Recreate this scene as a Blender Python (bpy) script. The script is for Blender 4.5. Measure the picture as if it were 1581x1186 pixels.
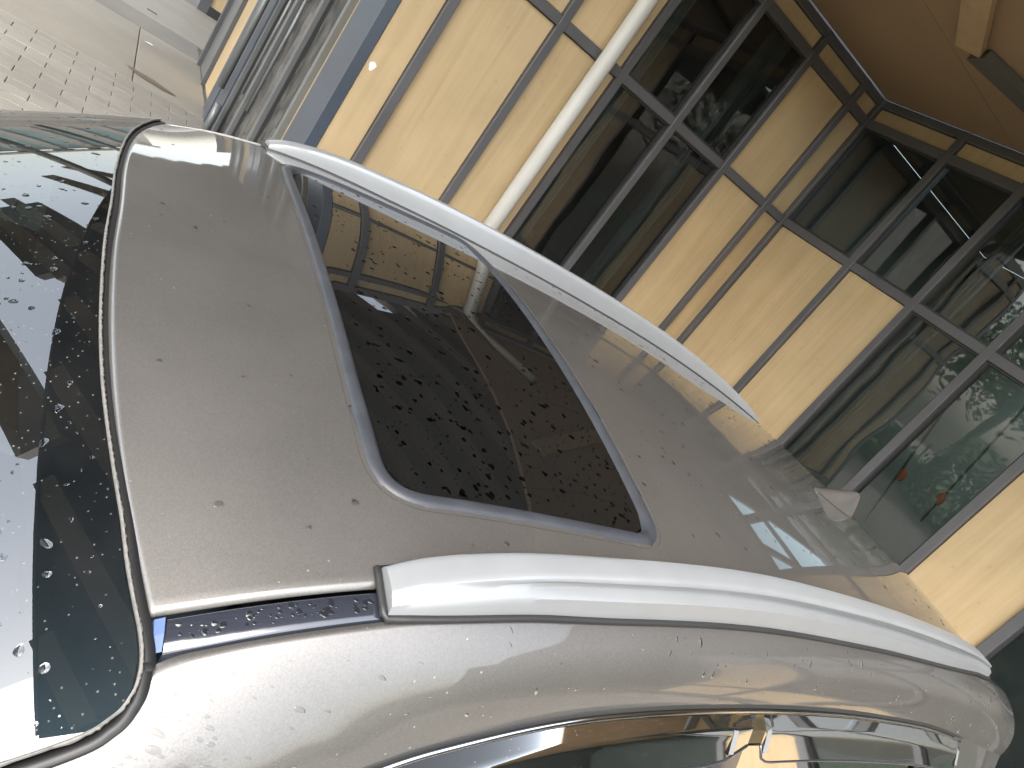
import bpy, bmesh, math, random
from mathutils import Vector, Matrix, noise
random.seed(7)
scene = bpy.context.scene
for o in list(bpy.data.objects): bpy.data.objects.remove(o)

# ------------------------------------------------------------------ camera
EYE = Vector((0.0, 0.0, 2.03))
PITCH, ROLL, YAW = 0.31634181, -0.65910788, 0.67966979
def cam_axes():
    fwd = Vector((math.sin(YAW), math.cos(YAW), 0)); rt = Vector((math.cos(YAW), -math.sin(YAW), 0)); up = Vector((0, 0, 1))
    f2 = fwd*math.cos(PITCH) - up*math.sin(PITCH); u2 = fwd*math.sin(PITCH) + up*math.cos(PITCH)
    r3 = rt*math.cos(ROLL) - u2*math.sin(ROLL); u3 = rt*math.sin(ROLL) + u2*math.cos(ROLL)
    return r3, u3, f2
r3, u3, f3 = cam_axes()
cd = bpy.data.cameras.new('camera'); cam = bpy.data.objects.new('camera', cd); scene.collection.objects.link(cam)
cam.matrix_world = Matrix(((r3.x, u3.x, -f3.x, EYE.x), (r3.y, u3.y, -f3.y, EYE.y), (r3.z, u3.z, -f3.z, EYE.z), (0, 0, 0, 1)))
cd.sensor_width = 36; cd.lens = 36*1114.118/1581; cd.clip_start = 0.02; cd.clip_end = 500
scene.camera = cam

# ------------------------------------------------------------------ sky and sun (bright overcast)
SUN_EL, SUN_AZ = math.radians(50), math.radians(222)      # azimuth: from -x -y
w = bpy.data.worlds.new('World'); scene.world = w; w.use_nodes = True
nt = w.node_tree; nt.nodes.clear()
sky = nt.nodes.new('ShaderNodeTexSky'); sky.sky_type = 'NISHITA'; sky.sun_disc = False
sky.sun_elevation = SUN_EL; sky.sun_rotation = math.radians(90) - SUN_AZ
sky.air_density = 1.6; sky.dust_density = 3.5; sky.ozone_density = 1.0
hs = nt.nodes.new('ShaderNodeHueSaturation'); hs.inputs['Saturation'].default_value = 0.45
bgn = nt.nodes.new('ShaderNodeBackground'); bgn.inputs['Strength'].default_value = 0.15
wo = nt.nodes.new('ShaderNodeOutputWorld')
nt.links.new(sky.outputs[0], hs.inputs['Color']); nt.links.new(hs.outputs[0], bgn.inputs[0]); nt.links.new(bgn.outputs[0], wo.inputs[0])
sl = bpy.data.lights.new('sun', 'SUN'); sl.energy = 0.5; sl.angle = math.radians(50); sl.color = (1.0, 0.96, 0.9)
so = bpy.data.objects.new('sun', sl); scene.collection.objects.link(so)
sd = Vector((math.cos(SUN_AZ)*math.cos(SUN_EL), math.sin(SUN_AZ)*math.cos(SUN_EL), math.sin(SUN_EL)))
so.rotation_euler = (-sd).to_track_quat('-Z', 'Y').to_euler(); so.location = sd*30
vs = scene.view_settings; vs.view_transform = 'Standard'; vs.look = 'None'; vs.gamma = 1; vs.use_curve_mapping = False; vs.exposure = 2.33
scene.render.engine = 'CYCLES'; scene.cycles.max_bounces = 8; scene.cycles.glossy_bounces = 5; scene.cycles.transparent_max_bounces = 12
scene.cycles.caustics_reflective = False; scene.cycles.caustics_refractive = False

# ------------------------------------------------------------------ helpers
COL = scene.collection
def tag(o, label=None, cat=None, group=None, kind=None):
    if label: o['label'] = label
    if cat: o['category'] = cat
    if group: o['group'] = group
    if kind: o['kind'] = kind
    return o
def empty(name, loc=(0, 0, 0), parent=None):
    o = bpy.data.objects.new(name, None); COL.objects.link(o); o.location = loc; o.empty_display_size = 0.2
    if parent: o.parent = parent
    return o
def mesh(name, verts, faces, mat, parent=None, smooth=False, normals=None):
    if normals:                       # wind the faces the way the analytic normals point
        acc = 0.0
        for f in faces[::max(1, len(faces)//200)]:
            a, b, c = Vector(verts[f[0]]), Vector(verts[f[1]]), Vector(verts[f[2]]); acc += (b-a).cross(c-a).normalized().dot(normals[f[0]])
        if acc < 0: faces = [tuple(reversed(f)) for f in faces]
    m = bpy.data.meshes.new(name); m.from_pydata([tuple(v) for v in verts], [], faces); m.validate(); m.update()
    if smooth:
        m.polygons.foreach_set('use_smooth', [True]*len(m.polygons))
        if normals: m.normals_split_custom_set_from_vertices([tuple(n) for n in normals])
    m.materials.append(mat)
    o = bpy.data.objects.new(name, m); COL.objects.link(o)
    if parent: o.parent = parent
    return o
def bm_obj(name, bm, mat, parent=None, smooth=False):
    m = bpy.data.meshes.new(name); bm.to_mesh(m); bm.free()
    if smooth: m.polygons.foreach_set('use_smooth', [True]*len(m.polygons))
    m.materials.append(mat); o = bpy.data.objects.new(name, m); COL.objects.link(o)
    if parent: o.parent = parent
    return o
def box(name, x, y, z, mat, parent=None, bev=0.0):
    bm = bmesh.new(); bmesh.ops.create_cube(bm, size=1)
    sx, sy, sz = x[1]-x[0], y[1]-y[0], z[1]-z[0]
    for v in bm.verts: v.co = Vector(((x[0]+x[1])/2+v.co.x*sx, (y[0]+y[1])/2+v.co.y*sy, (z[0]+z[1])/2+v.co.z*sz))
    if bev: bmesh.ops.bevel(bm, geom=bm.edges[:], offset=bev, segments=1, affect='EDGES')
    return bm_obj(name, bm, mat, parent)
def hermite(pts):
    xs = [p[0] for p in pts]; ys = [p[1] for p in pts]; n = len(xs)
    m = []
    for i in range(n):
        if i == 0: m.append((ys[1]-ys[0])/(xs[1]-xs[0]))
        elif i == n-1: m.append((ys[-1]-ys[-2])/(xs[-1]-xs[-2]))
        else:
            h0, h1 = xs[i]-xs[i-1], xs[i+1]-xs[i]; d0, d1 = (ys[i]-ys[i-1])/h0, (ys[i+1]-ys[i])/h1
            m.append((d0*h1+d1*h0)/(h0+h1))
    def f(x):
        if x <= xs[0]: return ys[0]+m[0]*(x-xs[0])
        if x >= xs[-1]: return ys[-1]+m[-1]*(x-xs[-1])
        i = 0
        while x > xs[i+1]: i += 1
        h = xs[i+1]-xs[i]; t = (x-xs[i])/h
        return ((2*t**3-3*t*t+1)*ys[i] + (t**3-2*t*t+t)*h*m[i] + (-2*t**3+3*t*t)*ys[i+1] + (t**3-t*t)*h*m[i+1])
    return f
def curve3(pts):
    """vector hermite through points, parameter 0..1 by chord length"""
    d = [0.0]
    for a, b in zip(pts, pts[1:]): d.append(d[-1]+(Vector(b)-Vector(a)).length)
    d = [q/d[-1] for q in d]
    fs = [hermite([(t, p[k]) for t, p in zip(d, pts)]) for k in range(3)]
    return lambda t: Vector((fs[0](t), fs[1](t), fs[2](t)))
def grid(fn, nu, nv, us=None, vs_=None):
    us = us or [i/(nu-1) for i in range(nu)]; vs_ = vs_ or [j/(nv-1) for j in range(nv)]
    nu, nv = len(us), len(vs_)
    V = [fn(a, b) for a in us for b in vs_]
    F = [(i*nv+j, (i+1)*nv+j, (i+1)*nv+j+1, i*nv+j+1) for i in range(nu-1) for j in range(nv-1)]
    return V, F
def sweep(path, prof, closed=False, cap=True, up=Vector((0, 0, 1))):
    """path: list of Vectors; prof(i) -> list of (side, up) offsets"""
    V, F = [], []; n = len(path); k = None
    for i, p in enumerate(path):
        a = path[(i-1) % n] if (closed or i > 0) else p; b = path[(i+1) % n] if (closed or i < n-1) else p
        t = (b-a).normalized(); s = t.cross(up if abs(t.dot(up)) < .98 else Vector((0, 1, 0))).normalized(); u = s.cross(t)
        pr = prof(i); k = len(pr)
        for (x, y) in pr: V.append(p+s*x+u*y)
    m = n if closed else n-1
    for i in range(m):
        for j in range(k):
            a, b = i*k+j, i*k+(j+1) % k; c, d = ((i+1) % n)*k+(j+1) % k, ((i+1) % n)*k+j
            F.append((a, b, c, d))
    if cap and not closed:
        F.append(tuple(range(k-1, -1, -1))); F.append(tuple((n-1)*k+j for j in range(k)))
    return V, F
def circ(r, n=8, ry=None): return [(r*math.cos(2*math.pi*i/n), (ry or r)*math.sin(2*math.pi*i/n)) for i in range(n)]
def tube(name, path, r, mat, parent=None, n=8, closed=False):
    V, F = sweep([Vector(p) for p in path], lambda i: circ(r, n), closed)
    return mesh(name, V, F, mat, parent, smooth=True)

# ------------------------------------------------------------------ materials
def newmat(name):
    m = bpy.data.materials.new(name); m.use_nodes = True; nt = m.node_tree; nt.nodes.clear()
    out = nt.nodes.new('ShaderNodeOutputMaterial'); return m, nt, out
def N(nt, t, **kw):
    n = nt.nodes.new(t)
    for k, v in kw.items():
        if k.startswith('i_'): n.inputs[k[2:].replace('_', ' ')].default_value = v
        else: setattr(n, k, v)
    return n
def ramp(nt, src, stops):
    r = nt.nodes.new('ShaderNodeValToRGB'); e = r.color_ramp.elements
    e[0].position, e[0].color = stops[0][0], (*stops[0][1], 1); e[1].position, e[1].color = stops[-1][0], (*stops[-1][1], 1)
    for p, c in stops[1:-1]:
        q = e.new(p); q.color = (*c, 1)
    nt.links.new(src, r.inputs[0]); return r
def simple(name, col, rough=0.5, metal=0.0, var=0.08, scale=6.0, bump=0.0, bscale=80.0, spec=0.5, coat=0.0):
    m, nt, out = newmat(name)
    b = N(nt, 'ShaderNodeBsdfPrincipled'); b.inputs['Roughness'].default_value = rough; b.inputs['Metallic'].default_value = metal
    b.inputs['Specular IOR Level'].default_value = spec; b.inputs['Coat Weight'].default_value = coat; b.inputs['Coat Roughness'].default_value = 0.04
    tc = N(nt, 'ShaderNodeTexCoord'); no = N(nt, 'ShaderNodeTexNoise'); no.inputs['Scale'].default_value = scale; no.inputs['Detail'].default_value = 5
    nt.links.new(tc.outputs['Object'], no.inputs['Vector'])
    lo = tuple(c*(1-var) for c in col); hi = tuple(min(1, c*(1+var)) for c in col)
    r = ramp(nt, no.outputs['Fac'], [(0.3, lo), (0.7, hi)]); nt.links.new(r.outputs[0], b.inputs['Base Color'])
    rr = N(nt, 'ShaderNodeMapRange'); rr.inputs[3].default_value = max(0, rough*0.85); rr.inputs[4].default_value = min(1, rough*1.15)
    nt.links.new(no.outputs['Fac'], rr.inputs[0]); nt.links.new(rr.outputs[0], b.inputs['Roughness'])
    if bump:
        n2 = N(nt, 'ShaderNodeTexNoise'); n2.inputs['Scale'].default_value = bscale; n2.inputs['Detail'].default_value = 4
        nt.links.new(tc.outputs['Object'], n2.inputs['Vector'])
        bp = N(nt, 'ShaderNodeBump'); bp.inputs['Strength'].default_value = bump; bp.inputs['Distance'].default_value = 0.004
        nt.links.new(n2.outputs['Fac'], bp.inputs['Height']); nt.links.new(bp.outputs[0], b.inputs['Normal'])
    nt.links.new(b.outputs[0], out.inputs[0]); return m
def paint_mat():
    m, nt, out = newmat('champagne_paint'); L = nt.links
    tc = N(nt, 'ShaderNodeTexCoord')
    fl = N(nt, 'ShaderNodeTexVoronoi'); fl.inputs['Scale'].default_value = 900; L.new(tc.outputs['Object'], fl.inputs['Vector'])
    fr = ramp(nt, fl.outputs['Color'], [(0.0, (0.150, 0.142, 0.133)), (1.0, (0.198, 0.189, 0.178))])
    d1 = N(nt, 'ShaderNodeTexNoise'); d1.inputs['Scale'].default_value = 7; d1.inputs['Detail'].default_value = 8; L.new(tc.outputs['Object'], d1.inputs['Vector'])
    dm = ramp(nt, d1.outputs['Fac'], [(0.42, (0, 0, 0)), (0.75, (0.22, 0.22, 0.22))])
    # dust specks
    sp = N(nt, 'ShaderNodeTexVoronoi'); sp.inputs['Scale'].default_value = 55; sp.inputs['Randomness'].default_value = 1; L.new(tc.outputs['Object'], sp.inputs['Vector'])
    sr = ramp(nt, sp.outputs['Distance'], [(0.04, (1, 1, 1)), (0.085, (0, 0, 0))])
    s2 = N(nt, 'ShaderNodeTexNoise'); s2.inputs['Scale'].default_value = 11; L.new(tc.outputs['Object'], s2.inputs['Vector'])
    sm = ramp(nt, s2.outputs['Fac'], [(0.5, (0, 0, 0)), (0.62, (1, 1, 1))])
    mu = N(nt, 'ShaderNodeMath', operation='MULTIPLY'); L.new(sr.outputs[0], mu.inputs[0]); L.new(sm.outputs[0], mu.inputs[1])
    ad = N(nt, 'ShaderNodeMath', operation='ADD', use_clamp=True); L.new(mu.outputs[0], ad.inputs[0]); L.new(dm.outputs[0], ad.inputs[1])
    mx = N(nt, 'ShaderNodeMix', data_type='RGBA'); L.new(ad.outputs[0], mx.inputs[0]); L.new(fr.outputs[0], mx.inputs[6]); mx.inputs[7].default_value = (0.28, 0.265, 0.25, 1)
    mx2 = N(nt, 'ShaderNodeMix', data_type='RGBA'); L.new(mu.outputs[0], mx2.inputs[0]); L.new(mx.outputs[2], mx2.inputs[6]); mx2.inputs[7].default_value = (0.45, 0.435, 0.41, 1)
    b = N(nt, 'ShaderNodeBsdfPrincipled'); L.new(mx2.outputs[2], b.inputs['Base Color'])
    b.inputs['Metallic'].default_value = 0.8; b.inputs['Roughness'].default_value = 0.50
    b.inputs['Coat Weight'].default_value = 1.0; b.inputs['Coat IOR'].default_value = 1.55
    cr = N(nt, 'ShaderNodeMath', operation='MULTIPLY_ADD'); L.new(ad.outputs[0], cr.inputs[0]); cr.inputs[1].default_value = 0.25; cr.inputs[2].default_value = 0.015
    L.new(cr.outputs[0], b.inputs['Coat Roughness'])
    L.new(b.outputs[0], out.inputs[0]); return m
def glass_mat(name, tint, ior=1.5, dirt=0.0, rough=0.0, wave=0.0):
    """thin pane: fresnel mirror over tinted see-through, with a little film of dirt; on the doors a painted sky haze"""
    m, nt, out = newmat(name); L = nt.links
    g = N(nt, 'ShaderNodeBsdfGlossy'); g.inputs['Roughness'].default_value = rough
    t = N(nt, 'ShaderNodeBsdfTransparent'); t.inputs['Color'].default_value = (*tint, 1)
    fz = N(nt, 'ShaderNodeFresnel'); fz.inputs['IOR'].default_value = ior
    mx = N(nt, 'ShaderNodeMixShader'); L.new(fz.outputs[0], mx.inputs[0]); L.new(t.outputs[0], mx.inputs[1]); L.new(g.outputs[0], mx.inputs[2])
    if wave:
        oi = N(nt, 'ShaderNodeObjectInfo'); gp = N(nt, 'ShaderNodeNewGeometry'); wn = N(nt, 'ShaderNodeTexNoise'); wn.noise_dimensions = '4D'; wn.inputs['Scale'].default_value = 2.2; wn.inputs['Detail'].default_value = 1.0
        sw = N(nt, 'ShaderNodeMath', operation='MULTIPLY'); sw.inputs[1].default_value = 40; L.new(oi.outputs['Random'], sw.inputs[0]); L.new(sw.outputs[0], wn.inputs['W']); L.new(gp.outputs['Position'], wn.inputs['Vector'])
        bp = N(nt, 'ShaderNodeBump'); bp.inputs['Strength'].default_value = wave; bp.inputs['Distance'].default_value = 0.02; L.new(wn.outputs['Fac'], bp.inputs['Height']); L.new(bp.outputs[0], g.inputs['Normal'])
    last = mx
    if dirt:
        tc = N(nt, 'ShaderNodeTexCoord'); no = N(nt, 'ShaderNodeTexNoise'); no.inputs['Scale'].default_value = 9; no.inputs['Detail'].default_value = 9; L.new(tc.outputs['Object'], no.inputs['Vector'])
        vo = N(nt, 'ShaderNodeTexVoronoi'); vo.inputs['Scale'].default_value = 120; L.new(tc.outputs['Object'], vo.inputs['Vector'])
        vr = ramp(nt, vo.outputs['Distance'], [(0.06, (0.5, 0.5, 0.5)), (0.14, (0, 0, 0))])
        nr = ramp(nt, no.outputs['Fac'], [(0.35, (dirt*0.3,)*3), (0.75, (dirt,)*3)])
        v2 = N(nt, 'ShaderNodeMath', operation='MULTIPLY'); L.new(vr.outputs[0], v2.inputs[0]); L.new(no.outputs['Fac'], v2.inputs[1])
        ad = N(nt, 'ShaderNodeMath', operation='ADD', use_clamp=True); L.new(v2.outputs[0], ad.inputs[0]); L.new(nr.outputs[0], ad.inputs[1])
        d = N(nt, 'ShaderNodeBsdfDiffuse'); d.inputs['Color'].default_value = (0.32, 0.31, 0.29, 1)
        m2 = N(nt, 'ShaderNodeMixShader'); L.new(ad.outputs[0], m2.inputs[0]); L.new(mx.outputs[0], m2.inputs[1]); L.new(d.outputs[0], m2.inputs[2]); last = m2
    L.new(last.outputs[0], out.inputs[0]); return m
def panel_mat():
    m, nt, out = newmat('beech_laminate'); L = nt.links
    tc = N(nt, 'ShaderNodeTexCoord'); oi = N(nt, 'ShaderNodeObjectInfo')
    mp = N(nt, 'ShaderNodeMapping'); mp.inputs['Scale'].default_value = (14, 14, 1.1); L.new(tc.outputs['Object'], mp.inputs[0])
    ofs = N(nt, 'ShaderNodeVectorMath', operation='SCALE'); L.new(oi.outputs['Random'], ofs.inputs['Scale']); ofs.inputs[0].default_value = (37, 11, 23)
    av = N(nt, 'ShaderNodeVectorMath', operation='ADD'); L.new(mp.outputs[0], av.inputs[0]); L.new(ofs.outputs[0], av.inputs[1])
    n1 = N(nt, 'ShaderNodeTexNoise'); n1.inputs['Scale'].default_value = 1.0; n1.inputs['Detail'].default_value = 9; n1.inputs['Distortion'].default_value = 0.6; L.new(av.outputs[0], n1.inputs['Vector'])
    r = ramp(nt, n1.outputs['Fac'], [(0.25, (0.51, 0.376, 0.213)), (0.5, (0.56, 0.42, 0.245)), (0.75, (0.595, 0.455, 0.275))])
    n2 = N(nt, 'ShaderNodeTexNoise'); n2.inputs['Scale'].default_value = 2.2; n2.inputs['Detail'].default_value = 6; L.new(tc.outputs['Object'], n2.inputs['Vector'])
    mx = N(nt, 'ShaderNodeMix', data_type='RGBA', blend_type='MULTIPLY'); L.new(r.outputs[0], mx.inputs[6])
    dr = ramp(nt, n2.outputs['Fac'], [(0.3, (0.86, 0.86, 0.86)), (0.65, (1, 1, 1))]); L.new(dr.outputs[0], mx.inputs[7]); mx.inputs[0].default_value = 1
    mp3 = N(nt, 'ShaderNodeMapping'); mp3.inputs['Scale'].default_value = (7, 7, .35); L.new(av.outputs[0], mp3.inputs[0])
    n3 = N(nt, 'ShaderNodeTexNoise'); n3.inputs['Scale'].default_value = .5; n3.inputs['Detail'].default_value = 7; L.new(mp3.outputs[0], n3.inputs['Vector'])
    sr3 = ramp(nt, n3.outputs['Fac'], [(0.35, (0.945, 0.945, 0.94)), (0.6, (1, 1, 1))])
    mx3 = N(nt, 'ShaderNodeMix', data_type='RGBA', blend_type='MULTIPLY'); mx3.inputs[0].default_value = 1; L.new(mx.outputs[2], mx3.inputs[6]); L.new(sr3.outputs[0], mx3.inputs[7]); mx = mx3
    kn = N(nt, 'ShaderNodeTexVoronoi'); kn.inputs['Scale'].default_value = 9; L.new(tc.outputs['Object'], kn.inputs['Vector'])
    kr = ramp(nt, kn.outputs['Distance'], [(0.05, (0.80, 0.78, 0.74)), (0.13, (1, 1, 1))])
    mx4 = N(nt, 'ShaderNodeMix', data_type='RGBA', blend_type='MULTIPLY'); mx4.inputs[0].default_value = 0.5; L.new(mx.outputs[2], mx4.inputs[6]); L.new(kr.outputs[0], mx4.inputs[7]); mx = mx4
    # per panel tone
    pr = N(nt, 'ShaderNodeMapRange'); pr.inputs[3].default_value = 0.93; pr.inputs[4].default_value = 1.05; L.new(oi.outputs['Random'], pr.inputs[0])
    hv = N(nt, 'ShaderNodeHueSaturation'); L.new(pr.outputs[0], hv.inputs['Value']); L.new(mx.outputs[2], hv.inputs['Color'])
    b = N(nt, 'ShaderNodeBsdfPrincipled'); L.new(hv.outputs[0], b.inputs['Base Color']); b.inputs['Roughness'].default_value = 0.45; b.inputs['Specular IOR Level'].default_value = 0.35
    L.new(b.outputs[0], out.inputs[0]); return m
def paving_mat(name, a, b_, wet=0.0):
    m, nt, out = newmat(name); L = nt.links
    tc = N(nt, 'ShaderNodeTexCoord'); ge = N(nt, 'ShaderNodeNewGeometry'); oi = N(nt, 'ShaderNodeObjectInfo')
    n1 = N(nt, 'ShaderNodeTexNoise'); n1.inputs['Scale'].default_value = 1.3; n1.inputs['Detail'].default_value = 8; L.new(ge.outputs['Position'], n1.inputs['Vector'])
    r = ramp(nt, n1.outputs['Fac'], [(0.3, a), (0.7, b_)])
    n2 = N(nt, 'ShaderNodeTexNoise'); n2.inputs['Scale'].default_value = 60; n2.inputs['Detail'].default_value = 6; L.new(ge.outputs['Position'], n2.inputs['Vector'])
    r2 = ramp(nt, n2.outputs['Fac'], [(0.3, (0.86, 0.86, 0.86)), (0.7, (1.06, 1.05, 1.04))])
    mx = N(nt, 'ShaderNodeMix', data_type='RGBA', blend_type='MULTIPLY'); mx.inputs[0].default_value = 1; L.new(r.outputs[0], mx.inputs[6]); L.new(r2.outputs[0], mx.inputs[7])
    pr = N(nt, 'ShaderNodeMapRange'); pr.inputs[3].default_value = 0.94; pr.inputs[4].default_value = 1.06; L.new(oi.outputs['Random'], pr.inputs[0])
    hv = N(nt, 'ShaderNodeHueSaturation'); L.new(pr.outputs[0], hv.inputs['Value']); L.new(mx.outputs[2], hv.inputs['Color'])
    b = N(nt, 'ShaderNodeBsdfPrincipled'); L.new(hv.outputs[0], b.inputs['Base Color']); b.inputs['Roughness'].default_value = 0.75
    bp = N(nt, 'ShaderNodeBump'); bp.inputs['Strength'].default_value = 0.3; bp.inputs['Distance'].default_value = 0.003; L.new(n2.outputs['Fac'], bp.inputs['Height']); L.new(bp.outputs[0], b.inputs['Normal'])
    L.new(b.outputs[0], out.inputs[0]); return m

M = {}
M['paint'] = paint_mat()
M['panel'] = panel_mat()
M['frame'] = simple('grey_aluminium', (0.098, 0.098, 0.106), 0.38, 0.0, 0.10, 3.0)
M['cladding'] = simple('sky_tinted_cladding', (0.075, 0.092, 0.122), 0.32, 0.2, 0.08, 2)  # blue of the mirrored sky is put into the grey cladding's colour
M['stile'] = simple('grey_door_stile', (0.17, 0.178, 0.18), 0.32, 0.2, 0.08, 2)
M['far_pane'] = simple('pale_teal_glazing', (0.20, 0.27, 0.27), 0.15, 0, 0.1, 1)
M['far_pier'] = simple('pale_grey_pier', (0.26, 0.245, 0.225), 0.7)
M['orange'] = simple('mirrored_orange', (0.75, 0.12, 0.03), 0.5)
M['frame_in'] = simple('black_reveal', (0.03, 0.03, 0.032), 0.5)
M['pipe'] = simple('white_plastic', (0.54, 0.53, 0.50), 0.4, 0, 0.05, 3)
M['soffit'] = simple('brown_ceiling_board', (0.325, 0.228, 0.138), 0.5, 0, 0.10, 1.2)
M['dark_beam'] = simple('dark_steel', (0.10, 0.10, 0.09), 0.5)
M['brown_beam'] = simple('brown_painted_beam', (0.15, 0.112, 0.088), 0.55)
M['dark_deck'] = simple('dark_canopy_deck', (0.035, 0.034, 0.032), 0.6)
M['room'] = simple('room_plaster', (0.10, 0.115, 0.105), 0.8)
M['curtain'] = simple('curtain_cloth', (0.24, 0.25, 0.235), 0.9)
M['pane'] = glass_mat('window_glass', (0.44, 0.56, 0.57), 1.85, 0.03, 0.02, 0.15)
M['door_glass'] = glass_mat('door_glass', (0.6, 0.65, 0.63), 1.7, 0.45)  # strong film is a pale haze painted for sky mirrored in the doors
M['windshield'] = glass_mat('windshield_glass', (0.45, 0.60, 0.68), 2.35, 0.02)
M['side_glass'] = glass_mat('tinted_side_glass', (0.08, 0.10, 0.10), 1.55, 0.02)
M['visor'] = glass_mat('smoked_visor_plastic', (0.16, 0.17, 0.17), 1.5, 0.02, 0.03)
M['sunroof'] = simple('black_sunroof_glass', (0.006, 0.006, 0.006), 0.012, 0, 0.1, 5, spec=0.62)
M['frit'] = simple('black_ceramic_border', (0.012, 0.012, 0.014), 0.35)
M['rubber'] = simple('grey_rubber_seal', (0.030, 0.033, 0.039), 0.45, 0, 0.15, 30)
M['black_rubber'] = simple('black_rubber', (0.018, 0.018, 0.018), 0.5)
M['lip'] = simple('weathered_rubber_lip', (0.13, 0.126, 0.118), 0.6, 0, 0.25, 200)
M['rail'] = simple('satin_silver_rail', (0.265, 0.275, 0.285), 0.33, 0.35, 0.03, 20)
M['chrome'] = simple('chrome_trim', (0.75, 0.76, 0.77), 0.10, 1.0, 0.03)
M['gloss_black'] = simple('gloss_black_moulding', (0.022, 0.025, 0.034), 0.12, 0, 0.1, 5, spec=1.0, coat=1.0)
M['blue_cap'] = simple('blue_end_cap', (0.07, 0.11, 0.235), 0.35)
M['interior'] = simple('charcoal_interior', (0.075, 0.085, 0.10), 0.7)
M['seat'] = simple('dark_seat_fabric', (0.05, 0.05, 0.055), 0.85, bump=0.3)
M['headliner'] = simple('beige_headliner', (0.35, 0.33, 0.30), 0.9)
M['tyre'] = simple('tyre_rubber', (0.02, 0.02, 0.02), 0.8)
M['alloy'] = simple('alloy_rim', (0.5, 0.5, 0.52), 0.3, 0.9)
M['lamp'] = glass_mat('lamp_lens', (0.85, 0.86, 0.88), 1.5)
M['red_lamp'] = simple('red_lamp_lens', (0.35, 0.01, 0.01), 0.1, coat=1)
M['plastic'] = simple('black_plastic', (0.025, 0.025, 0.027), 0.5)
M['paver'] = paving_mat('beige_paver', (0.235, 0.218, 0.19), (0.292, 0.272, 0.24))
M['slab'] = paving_mat('concrete_slab', (0.25, 0.232, 0.197), (0.305, 0.28, 0.238))
M['slab_dark'] = paving_mat('damp_concrete', (0.172, 0.16, 0.14), (0.22, 0.204, 0.178))
M['ground'] = paving_mat('sandy_paving_bed', (0.15, 0.134, 0.117), (0.195, 0.174, 0.153))
M['stain'] = simple('oil_stain', (0.125, 0.097, 0.065), 0.6)
M['bark'] = simple('bark', (0.09, 0.065, 0.045), 0.9, bump=0.6, bscale=30)
M['leaf'] = simple('leaf_green', (0.075, 0.13, 0.034), 0.55, 0, 0.45, 1.5)
M['grass'] = simple('lawn', (0.07, 0.13, 0.035), 0.8, 0, 0.3, 4)
M['white'] = simple('white_scrap', (0.8, 0.8, 0.8), 0.6)
M['wood_bit'] = simple('dry_leaf', (0.42, 0.24, 0.08), 0.8)
def water_mat():
    m, nt, out = newmat('rain_water'); b = N(nt, 'ShaderNodeBsdfPrincipled')
    b.inputs['Transmission Weight'].default_value = 1; b.inputs['IOR'].default_value = 1.33; b.inputs['Roughness'].default_value = 0.0
    nt.links.new(b.outputs[0], out.inputs[0]); return m
M['water'] = water_mat()
M['water_dark'] = simple('dark_water_bead', (0.012, 0.013, 0.016), 0.03)
M['water_thin'] = glass_mat('rain_water_film', (0.90, 0.895, 0.89), 1.34)

# ================================================================== THE SETTING
B = 1.015                                 # facade survey scale (unit eye height 2.0 -> 2.03)
gz = 0.0
mesh('ground', [(-45, -45, -0.03), (45, -45, -0.03), (45, 45, -0.03), (-45, 45, -0.03)], [(0, 1, 2, 3)], M['ground'])['kind'] = 'structure'
# block paving in running bond, columns along y
pave = empty('pavement', (0, 0, 0)); pave['kind'] = 'structure'
def paver_mesh(nm, sx, sy, sz, mat, b=0.004):
    o = box(nm, (-sx/2, sx/2), (-sy/2, sy/2), (-sz, 0), mat, None, b); m = o.data; bpy.data.objects.remove(o); return m
pm = paver_mesh('paver', 0.3160, 0.1528, 0.028, M['paver'])
XL, CW, PL = 1.218, 0.32, 0.155
big, V, F = [], [], []
for r in range(0, 92):
    for k_ in range(-21, 16):
        x, y = -.11+CW*k_+(.16 if r % 2 else 0), 7.755-r*PL
        if x > XL-.14 and y > 4.3: continue
        if x > 4.6: continue
        if y > 4.6 and x > -1.35:
            o = bpy.data.objects.new('paver', pm); COL.objects.link(o); o.parent = pave
            o.location = (x, y, random.uniform(-0.002, 0.002)); o.rotation_euler = (random.uniform(-.006, .006), random.uniform(-.004, .004), random.uniform(-.006, .006))
            continue
        dz = random.uniform(-.002, .002); a, b = 0.158, 0.0763; k = len(V)
        for s_ in (0, 1):
            e = 0.0 if s_ == 0 else 0.004
            for (px, py) in ((-a+e, -b+e), (a-e, -b+e), (a-e, b-e), (-a+e, b-e)): V.append((x+px, y+py, dz-(0.028 if s_ == 0 else 0)))
        F.append((k+4, k+5, k+6, k+7))
        for j in range(4): F.append((k+j, k+(j+1) % 4, k+4+(j+1) % 4, k+4+j))
for r in range(21):                       # half blocks closing the courses along the wall
    y = 7.755-r*PL; x0 = -.11+CW*4-.16+(.16 if r % 2 else 0)
    while x0 > XL-.14+.16: x0 -= CW
    box('paver', (x0+.004, XL-.012), (y-.0752, y+.0752), (-.028, random.uniform(-.002, .002)), M['paver'], pave, .003)
o = mesh('block_paving', V, F, M['paver'], pave); o['kind'] = 'stuff'
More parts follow.
